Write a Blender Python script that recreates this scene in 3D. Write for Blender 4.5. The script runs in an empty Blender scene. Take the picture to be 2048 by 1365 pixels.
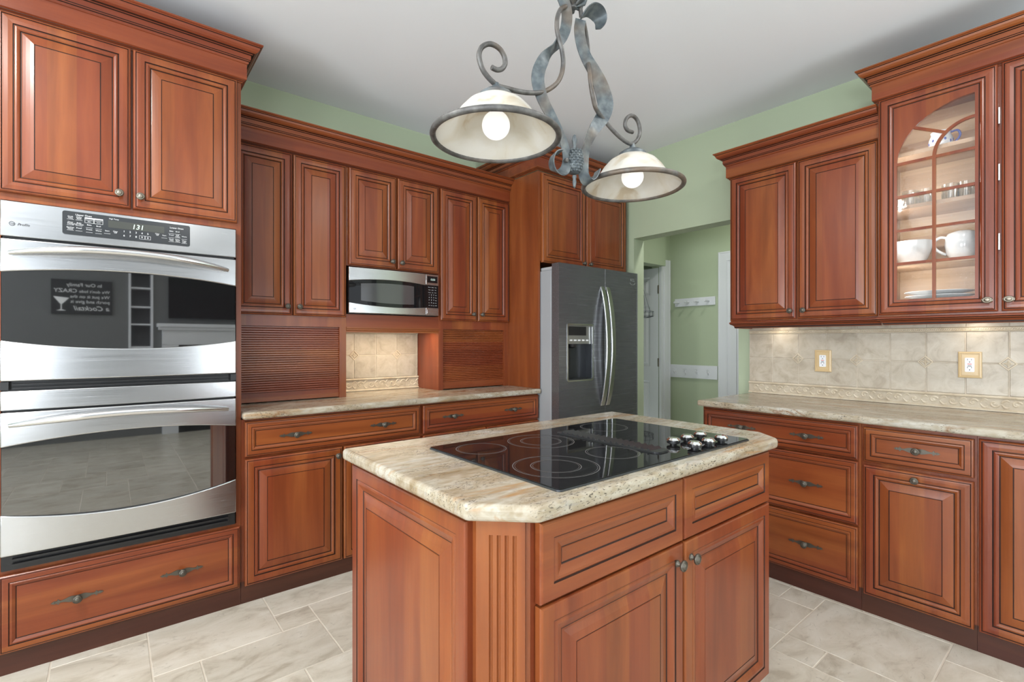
import bpy, bmesh, math, random
from mathutils import Vector, Matrix

random.seed(7)
S = bpy.context.scene
COL = S.collection
PI = math.pi
R90 = -PI / 2

# ------------------------------------------------------------------ camera, world, exposure, window light
H_EYE = 1.24
F_PX, YAW, HORIZON = 981.14, math.radians(39.3234), 684.11     # for a 2048 x 1365 frame
cam = bpy.data.objects.new('camera', bpy.data.cameras.new('camera'))
COL.objects.link(cam)
cam.location = (0, 0, H_EYE)
cam.rotation_euler = (PI / 2, 0, -YAW)
cam.data.sensor_width = 36.0
cam.data.lens = 36.0 * F_PX / 2048
cam.data.shift_y = (HORIZON - 682.5) / 2048
cam.data.clip_start = 0.05
S.camera = cam

S.view_settings.view_transform = 'Standard'
S.view_settings.look = 'None'
S.view_settings.exposure = 0.13
S.view_settings.gamma = 1.0
S.view_settings.use_curve_mapping = False
S.cycles.use_denoising = True
S.cycles.max_bounces = 8
S.cycles.sample_clamp_indirect = 6.0

world = bpy.data.worlds.new('world')
S.world = world
world.use_nodes = True
world.node_tree.nodes['Background'].inputs[0].default_value = (0.86, 0.93, 1.0, 1)
world.node_tree.nodes['Background'].inputs[1].default_value = 1.3


def area_light(name, loc, rot, sx, sy, power, col=(1, 1, 1), spread=PI):
    d = bpy.data.lights.new(name, 'AREA')
    d.shape = 'RECTANGLE'
    d.size, d.size_y = sx, sy
    d.energy = power
    d.color = col
    d.spread = spread
    o = bpy.data.objects.new(name, d)
    COL.objects.link(o)
    o.location = loc
    o.rotation_euler = rot
    return o


# room extents (metres): X along the oven wall, Y towards it
WX0, WX1 = -3.0, 3.375        # wall_left, wall_right faces
WY0, WY1 = -3.0, 3.218        # wall_front (behind the camera), wall_back faces
CEIL = 2.778
# daylight: window_1 and window_2 in wall_left, window_3 and window_4 in wall_front
DAY = (0.88, 0.95, 1.0)
def daylight(name, loc, aim, sx, sy, power):
    """area lamp outside a window for its daylight, tilted up to brighten the ceiling"""
    o = area_light(name, loc, (0, 0, 0), sx, sy, power, DAY)
    o.rotation_mode = 'QUATERNION'
    o.rotation_quaternion = Vector(aim).to_track_quat('-Z', 'Y')
    return o


UP = 0.95  # upward tilt added to the window lamps to brighten ceiling and upper walls
daylight('daylight_window_1', (WX0 - 0.45, 0.55, 1.15), (1, 0, UP), 1.6, 1.5, 190)
daylight('daylight_window_2', (WX0 - 0.45, -1.75, 1.15), (1, 0, UP), 1.6, 1.5, 190)
daylight('daylight_window_3', (-2.0, WY0 - 0.45, 1.15), (0, 1, UP), 1.4, 1.6, 95)
daylight('daylight_window_4', (2.35, WY0 - 0.45, 0.95), (0, 1, UP), 1.5, 2.0, 75)

# ------------------------------------------------------------------ materials


def new_mat(name):
    m = bpy.data.materials.new(name)
    m.use_nodes = True
    nt = m.node_tree
    return m, nt, nt.nodes['Principled BSDF']


def N(nt, kind, **kw):
    n = nt.nodes.new(kind)
    for k, v in kw.items():
        setattr(n, k, v)
    return n


def L(nt, a, b):
    nt.links.new(a, b)


def plain(name, col, rough=0.5, metal=0.0, spec=0.5, emit=None, coat=0.0):
    m, nt, b = new_mat(name)
    b.inputs['Base Color'].default_value = (*col, 1)
    b.inputs['Roughness'].default_value = rough
    b.inputs['Metallic'].default_value = metal
    b.inputs['Specular IOR Level'].default_value = spec
    b.inputs['Coat Weight'].default_value = coat
    if emit:
        b.inputs['Emission Color'].default_value = (*emit[0], 1)
        b.inputs['Emission Strength'].default_value = emit[1]
    return m


def ramp(nt, stops):
    r = N(nt, 'ShaderNodeValToRGB')
    e = r.color_ramp.elements
    e[0].position, e[0].color = stops[0][0], (*stops[0][1], 1)
    e[1].position, e[1].color = stops[-1][0], (*stops[-1][1], 1)
    for p, c in stops[1:-1]:
        x = e.new(p)
        x.color = (*c, 1)
    return r


def math_node(nt, op, a=None, b=None, va=0.0, vb=0.0):
    n = N(nt, 'ShaderNodeMath', operation=op)
    n.inputs[0].default_value, n.inputs[1].default_value = va, vb
    if a is not None:
        L(nt, a, n.inputs[0])
    if b is not None:
        L(nt, b, n.inputs[1])
    return n.outputs[0]


def mix_col(nt, fac, a, b, blend='MIX'):
    n = N(nt, 'ShaderNodeMix', data_type='RGBA', blend_type=blend)
    for sock, v in ((n.inputs[0], fac), (n.inputs[6], a), (n.inputs[7], b)):
        if isinstance(v, (int, float)):
            sock.default_value = v
        elif isinstance(v, tuple):
            sock.default_value = (*v, 1)
        else:
            L(nt, v, sock)
    return n.outputs[2]


def wood(name, axis, dark, mid, light, stave=0.085, rough=0.30, coat=0.22):
    """lacquered cherry: long grain along the axis, glued staves of slightly different tone"""
    m, nt, b = new_mat(name)
    tc = N(nt, 'ShaderNodeTexCoord')
    oi = N(nt, 'ShaderNodeObjectInfo')
    off = N(nt, 'ShaderNodeVectorMath', operation='ADD')
    rnd = N(nt, 'ShaderNodeCombineXYZ')
    big = math_node(nt, 'MULTIPLY', oi.outputs['Random'], None, vb=17.0)
    for i in range(3):
        L(nt, big, rnd.inputs[i])
    L(nt, tc.outputs['Object'], off.inputs[0])
    L(nt, rnd.outputs[0], off.inputs[1])
    mp = N(nt, 'ShaderNodeMapping')
    mp.inputs['Scale'].default_value = (14, 14, 1.3) if axis == 'z' else (1.3, 14, 14)
    L(nt, off.outputs[0], mp.inputs[0])
    n1 = N(nt, 'ShaderNodeTexNoise')
    n1.inputs['Scale'].default_value = 1.0
    n1.inputs['Detail'].default_value = 5
    n1.inputs['Distortion'].default_value = 0.6
    L(nt, mp.outputs[0], n1.inputs['Vector'])
    mp2 = N(nt, 'ShaderNodeMapping')
    mp2.inputs['Scale'].default_value = (160, 160, 7) if axis == 'z' else (7, 160, 160)
    L(nt, off.outputs[0], mp2.inputs[0])
    n2 = N(nt, 'ShaderNodeTexNoise')
    n2.inputs['Scale'].default_value = 1.0
    n2.inputs['Detail'].default_value = 3
    L(nt, mp2.outputs[0], n2.inputs['Vector'])
    cr = ramp(nt, [(0.30, dark), (0.5, mid), (0.72, light)])
    L(nt, n1.outputs[0], cr.inputs[0])
    # staves
    sep = N(nt, 'ShaderNodeSeparateXYZ')
    L(nt, off.outputs[0], sep.inputs[0])
    st = math_node(nt, 'FLOOR', math_node(nt, 'DIVIDE', sep.outputs[0 if axis == 'z' else 2], None, vb=stave))
    wn = N(nt, 'ShaderNodeTexWhiteNoise', noise_dimensions='1D')
    L(nt, st, wn.inputs['W'])
    val = math_node(nt, 'MULTIPLY_ADD', wn.outputs['Value'], None, vb=0.22)
    val.node.inputs[2].default_value = 0.89
    fine = math_node(nt, 'MULTIPLY_ADD', n2.outputs[0], None, vb=0.20)
    fine.node.inputs[2].default_value = 0.90
    tot = math_node(nt, 'MULTIPLY', val, fine)
    hsv = N(nt, 'ShaderNodeHueSaturation')
    L(nt, cr.outputs[0], hsv.inputs['Color'])
    L(nt, tot, hsv.inputs['Value'])
    hu = math_node(nt, 'MULTIPLY_ADD', wn.outputs['Value'], None, vb=0.014)
    hu.node.inputs[2].default_value = 0.493
    L(nt, hu, hsv.inputs['Hue'])
    L(nt, hsv.outputs[0], b.inputs['Base Color'])
    b.inputs['Roughness'].default_value = rough
    b.inputs['Specular IOR Level'].default_value = 0.34
    b.inputs['Coat Weight'].default_value = coat
    b.inputs['Coat Roughness'].default_value = 0.26
    return m


W_DARK, W_MID, W_LIGHT = (0.155, 0.0345, 0.0105), (0.205, 0.0490, 0.0142), (0.258, 0.0715, 0.0203)
WOOD_V = wood('cherry_vertical', 'z', W_DARK, W_MID, W_LIGHT)
WOOD_H = wood('cherry_horizontal', 'x', W_DARK, W_MID, W_LIGHT)
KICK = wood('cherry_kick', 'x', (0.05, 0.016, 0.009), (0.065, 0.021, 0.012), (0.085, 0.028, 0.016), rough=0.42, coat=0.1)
MAPLE = wood('maple_interior', 'x', (0.50, 0.33, 0.20), (0.58, 0.40, 0.26), (0.64, 0.46, 0.31), rough=0.4, coat=0.1)
GLAZE = plain('dark_glaze', (0.028, 0.010, 0.006), 0.5, spec=0.3)
BRONZE = plain('aged_bronze', (0.125, 0.112, 0.092), 0.42, 0.75)
PEWTER = plain('antique_pewter', (0.27, 0.24, 0.195), 0.36, 0.85)
BLACK = plain('black_enamel', (0.012, 0.012, 0.013), 0.35)
BLACKGLASS = plain('black_glass', (0.009, 0.009, 0.010), 0.03, spec=0.36)
OVENGLASS = plain('oven_glass', (0.006, 0.006, 0.0065), 0.02, spec=1.0, coat=0.5)
CHROME = plain('chrome', (0.86, 0.86, 0.87), 0.06, 1.0)
WHITE_PAINT = plain('white_trim_paint', (0.71, 0.725, 0.755), 0.35)
WHITE_CERAMIC = plain('white_ceramic', (0.82, 0.84, 0.85), 0.15)
BLUE = plain('cobalt_blue_glaze', (0.10, 0.14, 0.45), 0.2)
CEIL_M = plain('ceiling_white', (0.855, 0.885, 0.925), 0.85)
GROUT = plain('tile_grout', (0.62, 0.55, 0.455), 0.8)
PRINT_W = plain('printed_white', (0.75, 0.76, 0.77), 0.6)
PRINT_G = plain('printed_grey', (0.07, 0.072, 0.078), 0.6)
PANELBLACK = plain('control_panel_black', (0.035, 0.038, 0.042), 0.18)
CLOCK = plain('lit_digits', (0.6, 0.8, 0.7), 0.5, emit=((0.85, 1.0, 0.92), 0.5))
PLATE_TAN = plain('tan_cover_plate', (0.60, 0.44, 0.235), 0.3)
PLUG_W = plain('white_plastic', (0.80, 0.81, 0.83), 0.3)
RED = plain('red_button', (0.6, 0.06, 0.04), 0.4)
GREYCASE = plain('grey_painted_case', (0.33, 0.345, 0.36), 0.45)
WIRE = plain('dark_wire', (0.06, 0.07, 0.09), 0.4, 0.6)
FABRIC_GREY = plain('wall_paint_grey', (0.48, 0.49, 0.50), 0.8)
LIVING_GREY = plain('living_room_paint', (0.15, 0.154, 0.154), 0.8)


def steel(name, col, rough, axis='x', amp=0.14):
    m, nt, b = new_mat(name)
    tc = N(nt, 'ShaderNodeTexCoord')
    mp = N(nt, 'ShaderNodeMapping')
    mp.inputs['Scale'].default_value = (2, 200, 420) if axis == 'x' else (420, 200, 2)
    L(nt, tc.outputs['Object'], mp.inputs[0])
    n = N(nt, 'ShaderNodeTexNoise')
    n.inputs['Scale'].default_value = 1
    n.inputs['Detail'].default_value = 2
    L(nt, mp.outputs[0], n.inputs['Vector'])
    r = math_node(nt, 'MULTIPLY_ADD', n.outputs[0], None, vb=amp)
    r.node.inputs[2].default_value = rough - amp / 2
    L(nt, r, b.inputs['Roughness'])
    b.inputs['Base Color'].default_value = (*col, 1)
    b.inputs['Metallic'].default_value = 1.0
    return m


STEEL = steel('brushed_steel', (0.52, 0.525, 0.535), 0.24)
DARKSTEEL = steel('dark_brushed_steel', (0.185, 0.19, 0.20), 0.27, amp=0.03)
OVENGLASS.node_tree.nodes['Principled BSDF'].inputs['IOR'].default_value = 1.9
DARKSTEEL.node_tree.nodes['Principled BSDF'].inputs['Metallic'].default_value = 0.7
HANDLE_STEEL = plain('satin_handle', (0.70, 0.71, 0.72), 0.24, 1.0)


def wall_paint():
    m, nt, b = new_mat('sage_green_paint')
    tc = N(nt, 'ShaderNodeTexCoord')
    n = N(nt, 'ShaderNodeTexNoise')
    n.inputs['Scale'].default_value = 260
    L(nt, tc.outputs['Object'], n.inputs['Vector'])
    bp = N(nt, 'ShaderNodeBump')
    bp.inputs['Strength'].default_value = 0.03
    L(nt, n.outputs[0], bp.inputs['Height'])
    L(nt, bp.outputs[0], b.inputs['Normal'])
    b.inputs['Base Color'].default_value = (0.430, 0.497, 0.345, 1)
    b.inputs['Roughness'].default_value = 0.6
    return m


GREEN = wall_paint()


def granite():
    m, nt, b = new_mat('cream_granite')
    tc = N(nt, 'ShaderNodeTexCoord')

    def noise(scale, detail=4, dist=0.0, sub=(0, 0, 0)):
        mp = N(nt, 'ShaderNodeMapping')
        mp.inputs['Scale'].default_value = scale
        mp.inputs['Location'].default_value = sub
        mp.inputs['Rotation'].default_value = (0, 0, 0.12)
        L(nt, tc.outputs['Object'], mp.inputs[0])
        n = N(nt, 'ShaderNodeTexNoise')
        n.inputs['Scale'].default_value = 1
        n.inputs['Detail'].default_value = detail
        n.inputs['Distortion'].default_value = dist
        L(nt, mp.outputs[0], n.inputs['Vector'])
        return n.outputs[0]
    base = ramp(nt, [(0.32, (0.30, 0.235, 0.155)), (0.45, (0.385, 0.33, 0.25)), (0.60, (0.45, 0.415, 0.345)), (0.72, (0.52, 0.50, 0.455))])
    L(nt, noise((3, 9, 9), 5, 0.8), base.inputs[0])
    mott = ramp(nt, [(0.35, (0.72, 0.66, 0.55)), (0.62, (1.0, 1.0, 1.0))])
    L(nt, noise((24, 62, 62), 4, 0.4, (3, 1, 0)), mott.inputs[0])
    c = mix_col(nt, 0.8, base.outputs[0], mott.outputs[0], 'MULTIPLY')
    gold = ramp(nt, [(0.575, (0, 0, 0)), (0.70, (1, 1, 1))])
    L(nt, noise((2.6, 17, 17), 6, 1.2, (7, 2, 1)), gold.inputs[0])
    goldf = math_node(nt, 'MULTIPLY', gold.outputs[0], None, vb=0.75)
    c = mix_col(nt, goldf, c, (0.36, 0.195, 0.075))
    # dark mineral specks, drawn out along the slab
    sp = ramp(nt, [(0.585, (0, 0, 0)), (0.625, (1, 1, 1))])
    L(nt, noise((105, 260, 240), 3, 0.0, (1, 5, 2)), sp.inputs[0])
    cl = ramp(nt, [(0.40, (0, 0, 0)), (0.58, (1, 1, 1))])
    L(nt, noise((5, 12, 12), 3, 0.5, (9, 4, 6)), cl.inputs[0])
    spf = math_node(nt, 'MULTIPLY', sp.outputs[0], cl.outputs[0])
    spf = math_node(nt, 'MULTIPLY', spf, None, vb=0.85)
    c = mix_col(nt, spf, c, (0.075, 0.06, 0.05))
    # one rusty vein crossing the slab and grey mineral clouds
    gr = ramp(nt, [(0.57, (0, 0, 0)), (0.70, (1, 1, 1))])
    L(nt, noise((14, 40, 40), 5, 0.6, (4, 8, 3)), gr.inputs[0])
    grf = math_node(nt, 'MULTIPLY', gr.outputs[0], None, vb=0.45)
    c = mix_col(nt, grf, c, (0.30, 0.29, 0.27))
    ve = ramp(nt, [(0.485, (0, 0, 0)), (0.5, (1, 1, 1)), (0.515, (0, 0, 0))])
    L(nt, noise((0.9, 3.2, 3.2), 7, 1.5, (2.3, 0.4, 5)), ve.inputs[0])
    vef = math_node(nt, 'MULTIPLY', ve.outputs[0], math_node(nt, 'MULTIPLY', cl.outputs[0], None, vb=0.8))
    c = mix_col(nt, vef, c, (0.22, 0.105, 0.04))
    L(nt, c, b.inputs['Base Color'])
    b.inputs['Roughness'].default_value = 0.2
    b.inputs['Specular IOR Level'].default_value = 0.3
    return m


GRANITE = granite()


def stone_tile(name, lo, mid, hi, scale, rough, vein=0.5):
    m, nt, b = new_mat(name)
    tc = N(nt, 'ShaderNodeTexCoord')
    at = N(nt, 'ShaderNodeAttribute', attribute_name='tint')
    off = N(nt, 'ShaderNodeVectorMath', operation='MULTIPLY_ADD')
    L(nt, at.outputs['Color'], off.inputs[0])
    off.inputs[1].default_value = (31, 17, 23)
    L(nt, tc.outputs['Object'], off.inputs[2])
    mp = N(nt, 'ShaderNodeMapping')
    mp.inputs['Scale'].default_value = scale
    L(nt, off.outputs[0], mp.inputs[0])
    n = N(nt, 'ShaderNodeTexNoise')
    n.inputs['Scale'].default_value = 1
    n.inputs['Detail'].default_value = 8
    n.inputs['Roughness'].default_value = 0.62
    n.inputs['Distortion'].default_value = 0.9
    L(nt, mp.outputs[0], n.inputs['Vector'])
    cr = ramp(nt, [(0.34, lo), (0.47, mid), (0.64, hi)])
    L(nt, n.outputs[0], cr.inputs[0])
    n2 = N(nt, 'ShaderNodeTexNoise')
    n2.inputs['Scale'].default_value = 3.4
    n2.inputs['Detail'].default_value = 9
    n2.inputs['Roughness'].default_value = 0.72
    n2.inputs['Distortion'].default_value = 2.2
    L(nt, mp.outputs[0], n2.inputs['Vector'])
    v = ramp(nt, [(0.33, (1, 1, 1)), (0.42, (0, 0, 0))])
    L(nt, n2.outputs[0], v.inputs[0])
    f = math_node(nt, 'MULTIPLY', v.outputs[0], None, vb=vein)
    c = mix_col(nt, f, cr.outputs[0], tuple(x * 0.72 for x in lo))
    hsv = N(nt, 'ShaderNodeHueSaturation')
    sep = N(nt, 'ShaderNodeSeparateColor')
    L(nt, at.outputs['Color'], sep.inputs[0])
    vv = math_node(nt, 'MULTIPLY_ADD', sep.outputs[1], None, vb=0.12)
    vv.node.inputs[2].default_value = 0.94
    L(nt, vv, hsv.inputs['Value'])
    L(nt, c, hsv.inputs['Color'])
    L(nt, hsv.outputs[0], b.inputs['Base Color'])
    b.inputs['Roughness'].default_value = rough
    bp = N(nt, 'ShaderNodeBump')
    bp.inputs['Strength'].default_value = 0.08
    bp.inputs['Distance'].default_value = 0.01
    L(nt, n2.outputs[0], bp.inputs['Height'])
    L(nt, bp.outputs[0], b.inputs['Normal'])
    return m


FLOOR_TILE = stone_tile('floor_stone', (0.41, 0.36, 0.285), (0.545, 0.495, 0.41), (0.62, 0.575, 0.495), (4.6, 8.5, 6), 0.32, 0.6)
WALL_TILE = stone_tile('backsplash_stone', (0.38, 0.32, 0.245), (0.455, 0.395, 0.31), (0.515, 0.46, 0.375), (13, 13, 13), 0.3, 0.3)
RELIEF = stone_tile('relief_stone', (0.50, 0.41, 0.29), (0.60, 0.51, 0.38), (0.66, 0.58, 0.45), (14, 14, 14), 0.4, 0.2)


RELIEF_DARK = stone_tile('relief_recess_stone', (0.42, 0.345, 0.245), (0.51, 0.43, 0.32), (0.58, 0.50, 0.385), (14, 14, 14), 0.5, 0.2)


def patina(name, cols, scale=38):
    m, nt, b = new_mat(name)
    tc = N(nt, 'ShaderNodeTexCoord')
    n = N(nt, 'ShaderNodeTexNoise')
    n.inputs['Scale'].default_value = scale
    n.inputs['Detail'].default_value = 6
    L(nt, tc.outputs['Object'], n.inputs['Vector'])
    n2 = N(nt, 'ShaderNodeTexNoise')
    n2.inputs['Scale'].default_value = 7
    n2.inputs['Detail'].default_value = 2
    L(nt, tc.outputs['Object'], n2.inputs['Vector'])
    cr = ramp(nt, [(0.32, cols[0]), (0.5, cols[1]), (0.68, cols[2])])
    L(nt, n.outputs[0], cr.inputs[0])
    rr = ramp(nt, [(0.52, (0, 0, 0)), (0.66, (1, 1, 1))])
    L(nt, n2.outputs[0], rr.inputs[0])
    f = math_node(nt, 'MULTIPLY', rr.outputs[0], None, vb=0.55)
    c = mix_col(nt, f, cr.outputs[0], (0.20, 0.135, 0.085))
    L(nt, c, b.inputs['Base Color'])
    b.inputs['Metallic'].default_value = 0.35
    b.inputs['Roughness'].default_value = 0.5
    return m


IRON = patina('verdigris_iron', [(0.06, 0.072, 0.082), (0.10, 0.118, 0.128), (0.165, 0.185, 0.188)])
IRON_ROD = patina('brown_iron', [(0.06, 0.057, 0.055), (0.095, 0.091, 0.088), (0.15, 0.146, 0.14)])


def alabaster():
    m, nt, b = new_mat('alabaster_glass')
    tc = N(nt, 'ShaderNodeTexCoord')
    n = N(nt, 'ShaderNodeTexNoise')
    n.inputs['Scale'].default_value = 11
    n.inputs['Detail'].default_value = 5
    n.inputs['Distortion'].default_value = 0.7
    L(nt, tc.outputs['Object'], n.inputs['Vector'])
    cr = ramp(nt, [(0.30, (0.62, 0.53, 0.40)), (0.42, (0.77, 0.735, 0.66)), (0.62, (0.82, 0.805, 0.765))])
    L(nt, n.outputs[0], cr.inputs[0])
    L(nt, cr.outputs[0], b.inputs['Base Color'])
    b.inputs['Roughness'].default_value = 0.35
    tr = N(nt, 'ShaderNodeBsdfTranslucent')
    L(nt, cr.outputs[0], tr.inputs[0])
    mx = N(nt, 'ShaderNodeMixShader')
    mx.inputs[0].default_value = 0.35
    L(nt, b.outputs[0], mx.inputs[1])
    L(nt, tr.outputs[0], mx.inputs[2])
    L(nt, mx.outputs[0], nt.nodes['Material Output'].inputs[0])
    return m


ALABASTER = alabaster()
BULB = plain('frosted_bulb', (0.9, 0.9, 0.9), 0.5, emit=((1.0, 0.985, 0.97), 0.55))


def pane_mat(name, gloss=0.08, tint=(1, 1, 1), seeds=0.0):
    m, nt, b = new_mat(name)
    nt.nodes.remove(b)
    t = N(nt, 'ShaderNodeBsdfTransparent')
    t.inputs[0].default_value = (*tint, 1)
    g = N(nt, 'ShaderNodeBsdfGlossy')
    g.inputs['Roughness'].default_value = 0.04 if gloss < 0.09 else 0.16
    mx = N(nt, 'ShaderNodeMixShader')
    mx.inputs[0].default_value = gloss
    L(nt, t.outputs[0], mx.inputs[1])
    L(nt, g.outputs[0], mx.inputs[2])
    if seeds:
        tc = N(nt, 'ShaderNodeTexCoord')
        vo = N(nt, 'ShaderNodeTexVoronoi')
        vo.inputs['Scale'].default_value = 62
        L(nt, tc.outputs['Object'], vo.inputs['Vector'])
        r = ramp(nt, [(0.05, (1, 1, 1)), (0.16, (0, 0, 0))])
        L(nt, vo.outputs['Distance'], r.inputs[0])
        f = math_node(nt, 'MULTIPLY_ADD', r.outputs[0], None, vb=seeds)
        f.node.inputs[2].default_value = gloss
        L(nt, f, mx.inputs[0])
        n = N(nt, 'ShaderNodeTexNoise')
        n.inputs['Scale'].default_value = 30
        L(nt, tc.outputs['Object'], n.inputs['Vector'])
        bp = N(nt, 'ShaderNodeBump')
        bp.inputs['Strength'].default_value = 0.25
        L(nt, n.outputs[0], bp.inputs['Height'])
        L(nt, bp.outputs[0], g.inputs['Normal'])
    L(nt, mx.outputs[0], nt.nodes['Material Output'].inputs[0])
    return m


WINDOW_PANE = pane_mat('window_glass', 0.05)
SEEDED = pane_mat('seeded_glass', 0.06, (0.99, 0.99, 0.99), 0.2)
TUMBLER = pane_mat('tumbler_glass', 0.10, (0.95, 0.97, 0.98))

# ------------------------------------------------------------------ mesh helpers


class MB:
    def __init__(self):
        self.v, self.f, self.m = [], [], []
        self.tint = None

    def add(self, vs, fs, mat=0):
        o = len(self.v)
        self.v += [tuple(p) for p in vs]
        for f in fs:
            self.f.append([i + o for i in f])
            self.m.append(mat)
        return self

    def box(self, x0, x1, y0, y1, z0, z1, mat=0):
        vs = [(x, y, z) for z in (z0, z1) for y in (y0, y1) for x in (x0, x1)]
        return self.add(vs, [(0, 1, 3, 2), (4, 6, 7, 5), (0, 4, 5, 1), (2, 3, 7, 6), (0, 2, 6, 4), (1, 5, 7, 3)], mat)

    def poly_y(self, pts, y0, y1, mat=0):          # outline in x,z extruded along y
        n = len(pts)
        vs = [(x, y0, z) for x, z in pts] + [(x, y1, z) for x, z in pts]
        fs = [tuple(range(n)), tuple(range(n, 2 * n))[::-1]] + [(i, (i + 1) % n, n + (i + 1) % n, n + i) for i in range(n)]
        return self.add(vs, fs, mat)

    def poly_z(self, pts, z0, z1, mat=0):          # outline in x,y extruded along z
        n = len(pts)
        vs = [(x, y, z0) for x, y in pts] + [(x, y, z1) for x, y in pts]
        fs = [tuple(range(n))[::-1], tuple(range(n, 2 * n))] + [(i, (i + 1) % n, n + (i + 1) % n, n + i) for i in range(n)]
        return self.add(vs, fs, mat)

    def panel(self, x0, x1, z0, z1, yf, prof, fill=0):
        """mitred rectangular rings: prof = (inset, depth, material of the strip that leads here)"""
        vs, fs, ms = [], [], []
        for ins, dep, _ in prof:
            vs += [(x0 + ins, yf + dep, z0 + ins), (x1 - ins, yf + dep, z0 + ins), (x1 - ins, yf + dep, z1 - ins), (x0 + ins, yf + dep, z1 - ins)]
        for k in range(1, len(prof)):
            for i in range(4):
                j = (i + 1) % 4
                self.add([vs[4 * k - 4 + i], vs[4 * k - 4 + j], vs[4 * k + j], vs[4 * k + i]], [(0, 1, 2, 3)], prof[k][2])
        k = len(prof) - 1
        if fill is not None:
            self.add(vs[4 * k:4 * k + 4], [(0, 1, 2, 3)], fill)
        self.add(vs[0:4], [(3, 2, 1, 0)], 0)
        return self

    def sweep(self, prof, path, mats=None, closed_back=True):
        """moulding: prof (out, z); path in x,y; out is to the right of travel; mitred corners"""
        n = len(path)
        dirs = []
        for i in range(n - 1):
            d = Vector(path[i + 1]) - Vector(path[i])
            dirs.append(d.normalized())
        rows = []
        for i in range(n):
            if i == 0:
                off = Vector((dirs[0].y, -dirs[0].x))
            elif i == n - 1:
                off = Vector((dirs[-1].y, -dirs[-1].x))
            else:
                a, b = Vector((dirs[i - 1].y, -dirs[i - 1].x)), Vector((dirs[i].y, -dirs[i].x))
                off = (a + b) / max(1e-6, 1 + a.dot(b))
            rows.append([(path[i][0] + off.x * o, path[i][1] + off.y * o, z) for o, z in prof])
        k = len(prof)
        for i in range(n - 1):
            for j in range(k if closed_back else k - 1):
                j2 = (j + 1) % k
                self.add([rows[i][j], rows[i + 1][j], rows[i + 1][j2], rows[i][j2]], [(0, 1, 2, 3)], mats[j] if mats else 0)
        self.add(rows[0], [tuple(range(k))], 0)
        self.add(rows[-1], [tuple(range(k))[::-1]], 0)
        return self

    def lathe(self, prof, c, n=28, axis='z', mat=0):
        """prof (r, h) turned about an axis through c"""
        vs, fs = [], []
        for r, h in prof:
            for i in range(n):
                a = 2 * PI * i / n
                p = (r * math.cos(a), r * math.sin(a), h)
                if axis == 'y':
                    p = (p[0], p[2], p[1])
                elif axis == 'x':
                    p = (p[2], p[0], p[1])
                vs.append((c[0] + p[0], c[1] + p[1], c[2] + p[2]))
        for k in range(len(prof) - 1):
            for i in range(n):
                j = (i + 1) % n
                fs.append((k * n + i, k * n + j, (k + 1) * n + j, (k + 1) * n + i))
        if prof[0][0] > 1e-5:
            fs.append(tuple(range(n))[::-1])
        if prof[-1][0] > 1e-5:
            fs.append(tuple(range((len(prof) - 1) * n, len(prof) * n)))
        return self.add(vs, fs, mat)

    def tube(self, pts, r, n=10, mat=0, flat=None):
        pts = [Vector(p) for p in pts]
        m = len(pts)
        rs = r if isinstance(r, (list, tuple)) else [r] * m
        t0 = (pts[1] - pts[0]).normalized()
        up = Vector((0, 0, 1)) if abs(t0.z) < 0.9 else Vector((1, 0, 0))
        u = t0.cross(up).normalized()
        vs, fs = [], []
        for i in range(m):
            t = (pts[min(i + 1, m - 1)] - pts[max(i - 1, 0)]).normalized()
            u = (u - t * u.dot(t)).normalized()
            w = t.cross(u)
            for k in range(n):
                a = 2 * PI * k / n
                p = pts[i] + (u * math.cos(a) + w * math.sin(a)) * rs[i]
                vs.append(p)
        for i in range(m - 1):
            for k in range(n):
                j = (k + 1) % n
                fs.append((i * n + k, i * n + j, (i + 1) * n + j, (i + 1) * n + k))
        fs.append(tuple(range(n))[::-1])
        fs.append(tuple(range((m - 1) * n, m * n)))
        return self.add(vs, fs, mat)

    def ribbon(self, pts, widths, dirs, th, mat=0):
        pts = [Vector(p) for p in pts]
        m = len(pts)
        vs, fs = [], []
        for i in range(m):
            t = (pts[min(i + 1, m - 1)] - pts[max(i - 1, 0)]).normalized()
            d = Vector(dirs[i])
            d = (d - t * d.dot(t)).normalized()
            nn = t.cross(d).normalized()
            a, b = d * widths[i] / 2, nn * th / 2
            vs += [pts[i] - a - b, pts[i] + a - b, pts[i] + a + b, pts[i] - a + b]
        for i in range(m - 1):
            for k in range(4):
                j = (k + 1) % 4
                fs.append((4 * i + k, 4 * i + j, 4 * i + 4 + j, 4 * i + 4 + k))
        fs += [(3, 2, 1, 0), (4 * m - 4, 4 * m - 3, 4 * m - 2, 4 * m - 1)]
        return self.add(vs, fs, mat)

    def strip(self, x0, x1, zlo, zhi, yf, yb, n=28, mat=0):
        """a bowed slab: lower/upper edge, front face depth as functions of x"""
        vs, fs = [], []
        for i in range(n + 1):
            x = x0 + (x1 - x0) * i / n
            vs += [(x, yf(x), zlo(x)), (x, yf(x), zhi(x)), (x, yb, zhi(x)), (x, yb, zlo(x))]
        for i in range(n):
            for k in range(4):
                j = (k + 1) % 4
                fs.append((4 * i + k, 4 * i + j, 4 * i + 4 + j, 4 * i + 4 + k))
        fs += [(3, 2, 1, 0), (4 * n, 4 * n + 1, 4 * n + 2, 4 * n + 3)]
        return self.add(vs, fs, mat)

    def text(self, body, x, z, y, size, mat=0, align='CENTER', shear=0.0, axis='xz', sx=1.0):
        vs, fs = text_geo(body, size, align, shear)
        if axis == 'xz':
            self.add([(x + a * sx, y, z + b) for a, b in vs], fs, mat)
        elif axis == 'flipx':                       # read from +y
            self.add([(x - a * sx, y, z + b) for a, b in vs], fs, mat)
        return self

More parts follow.
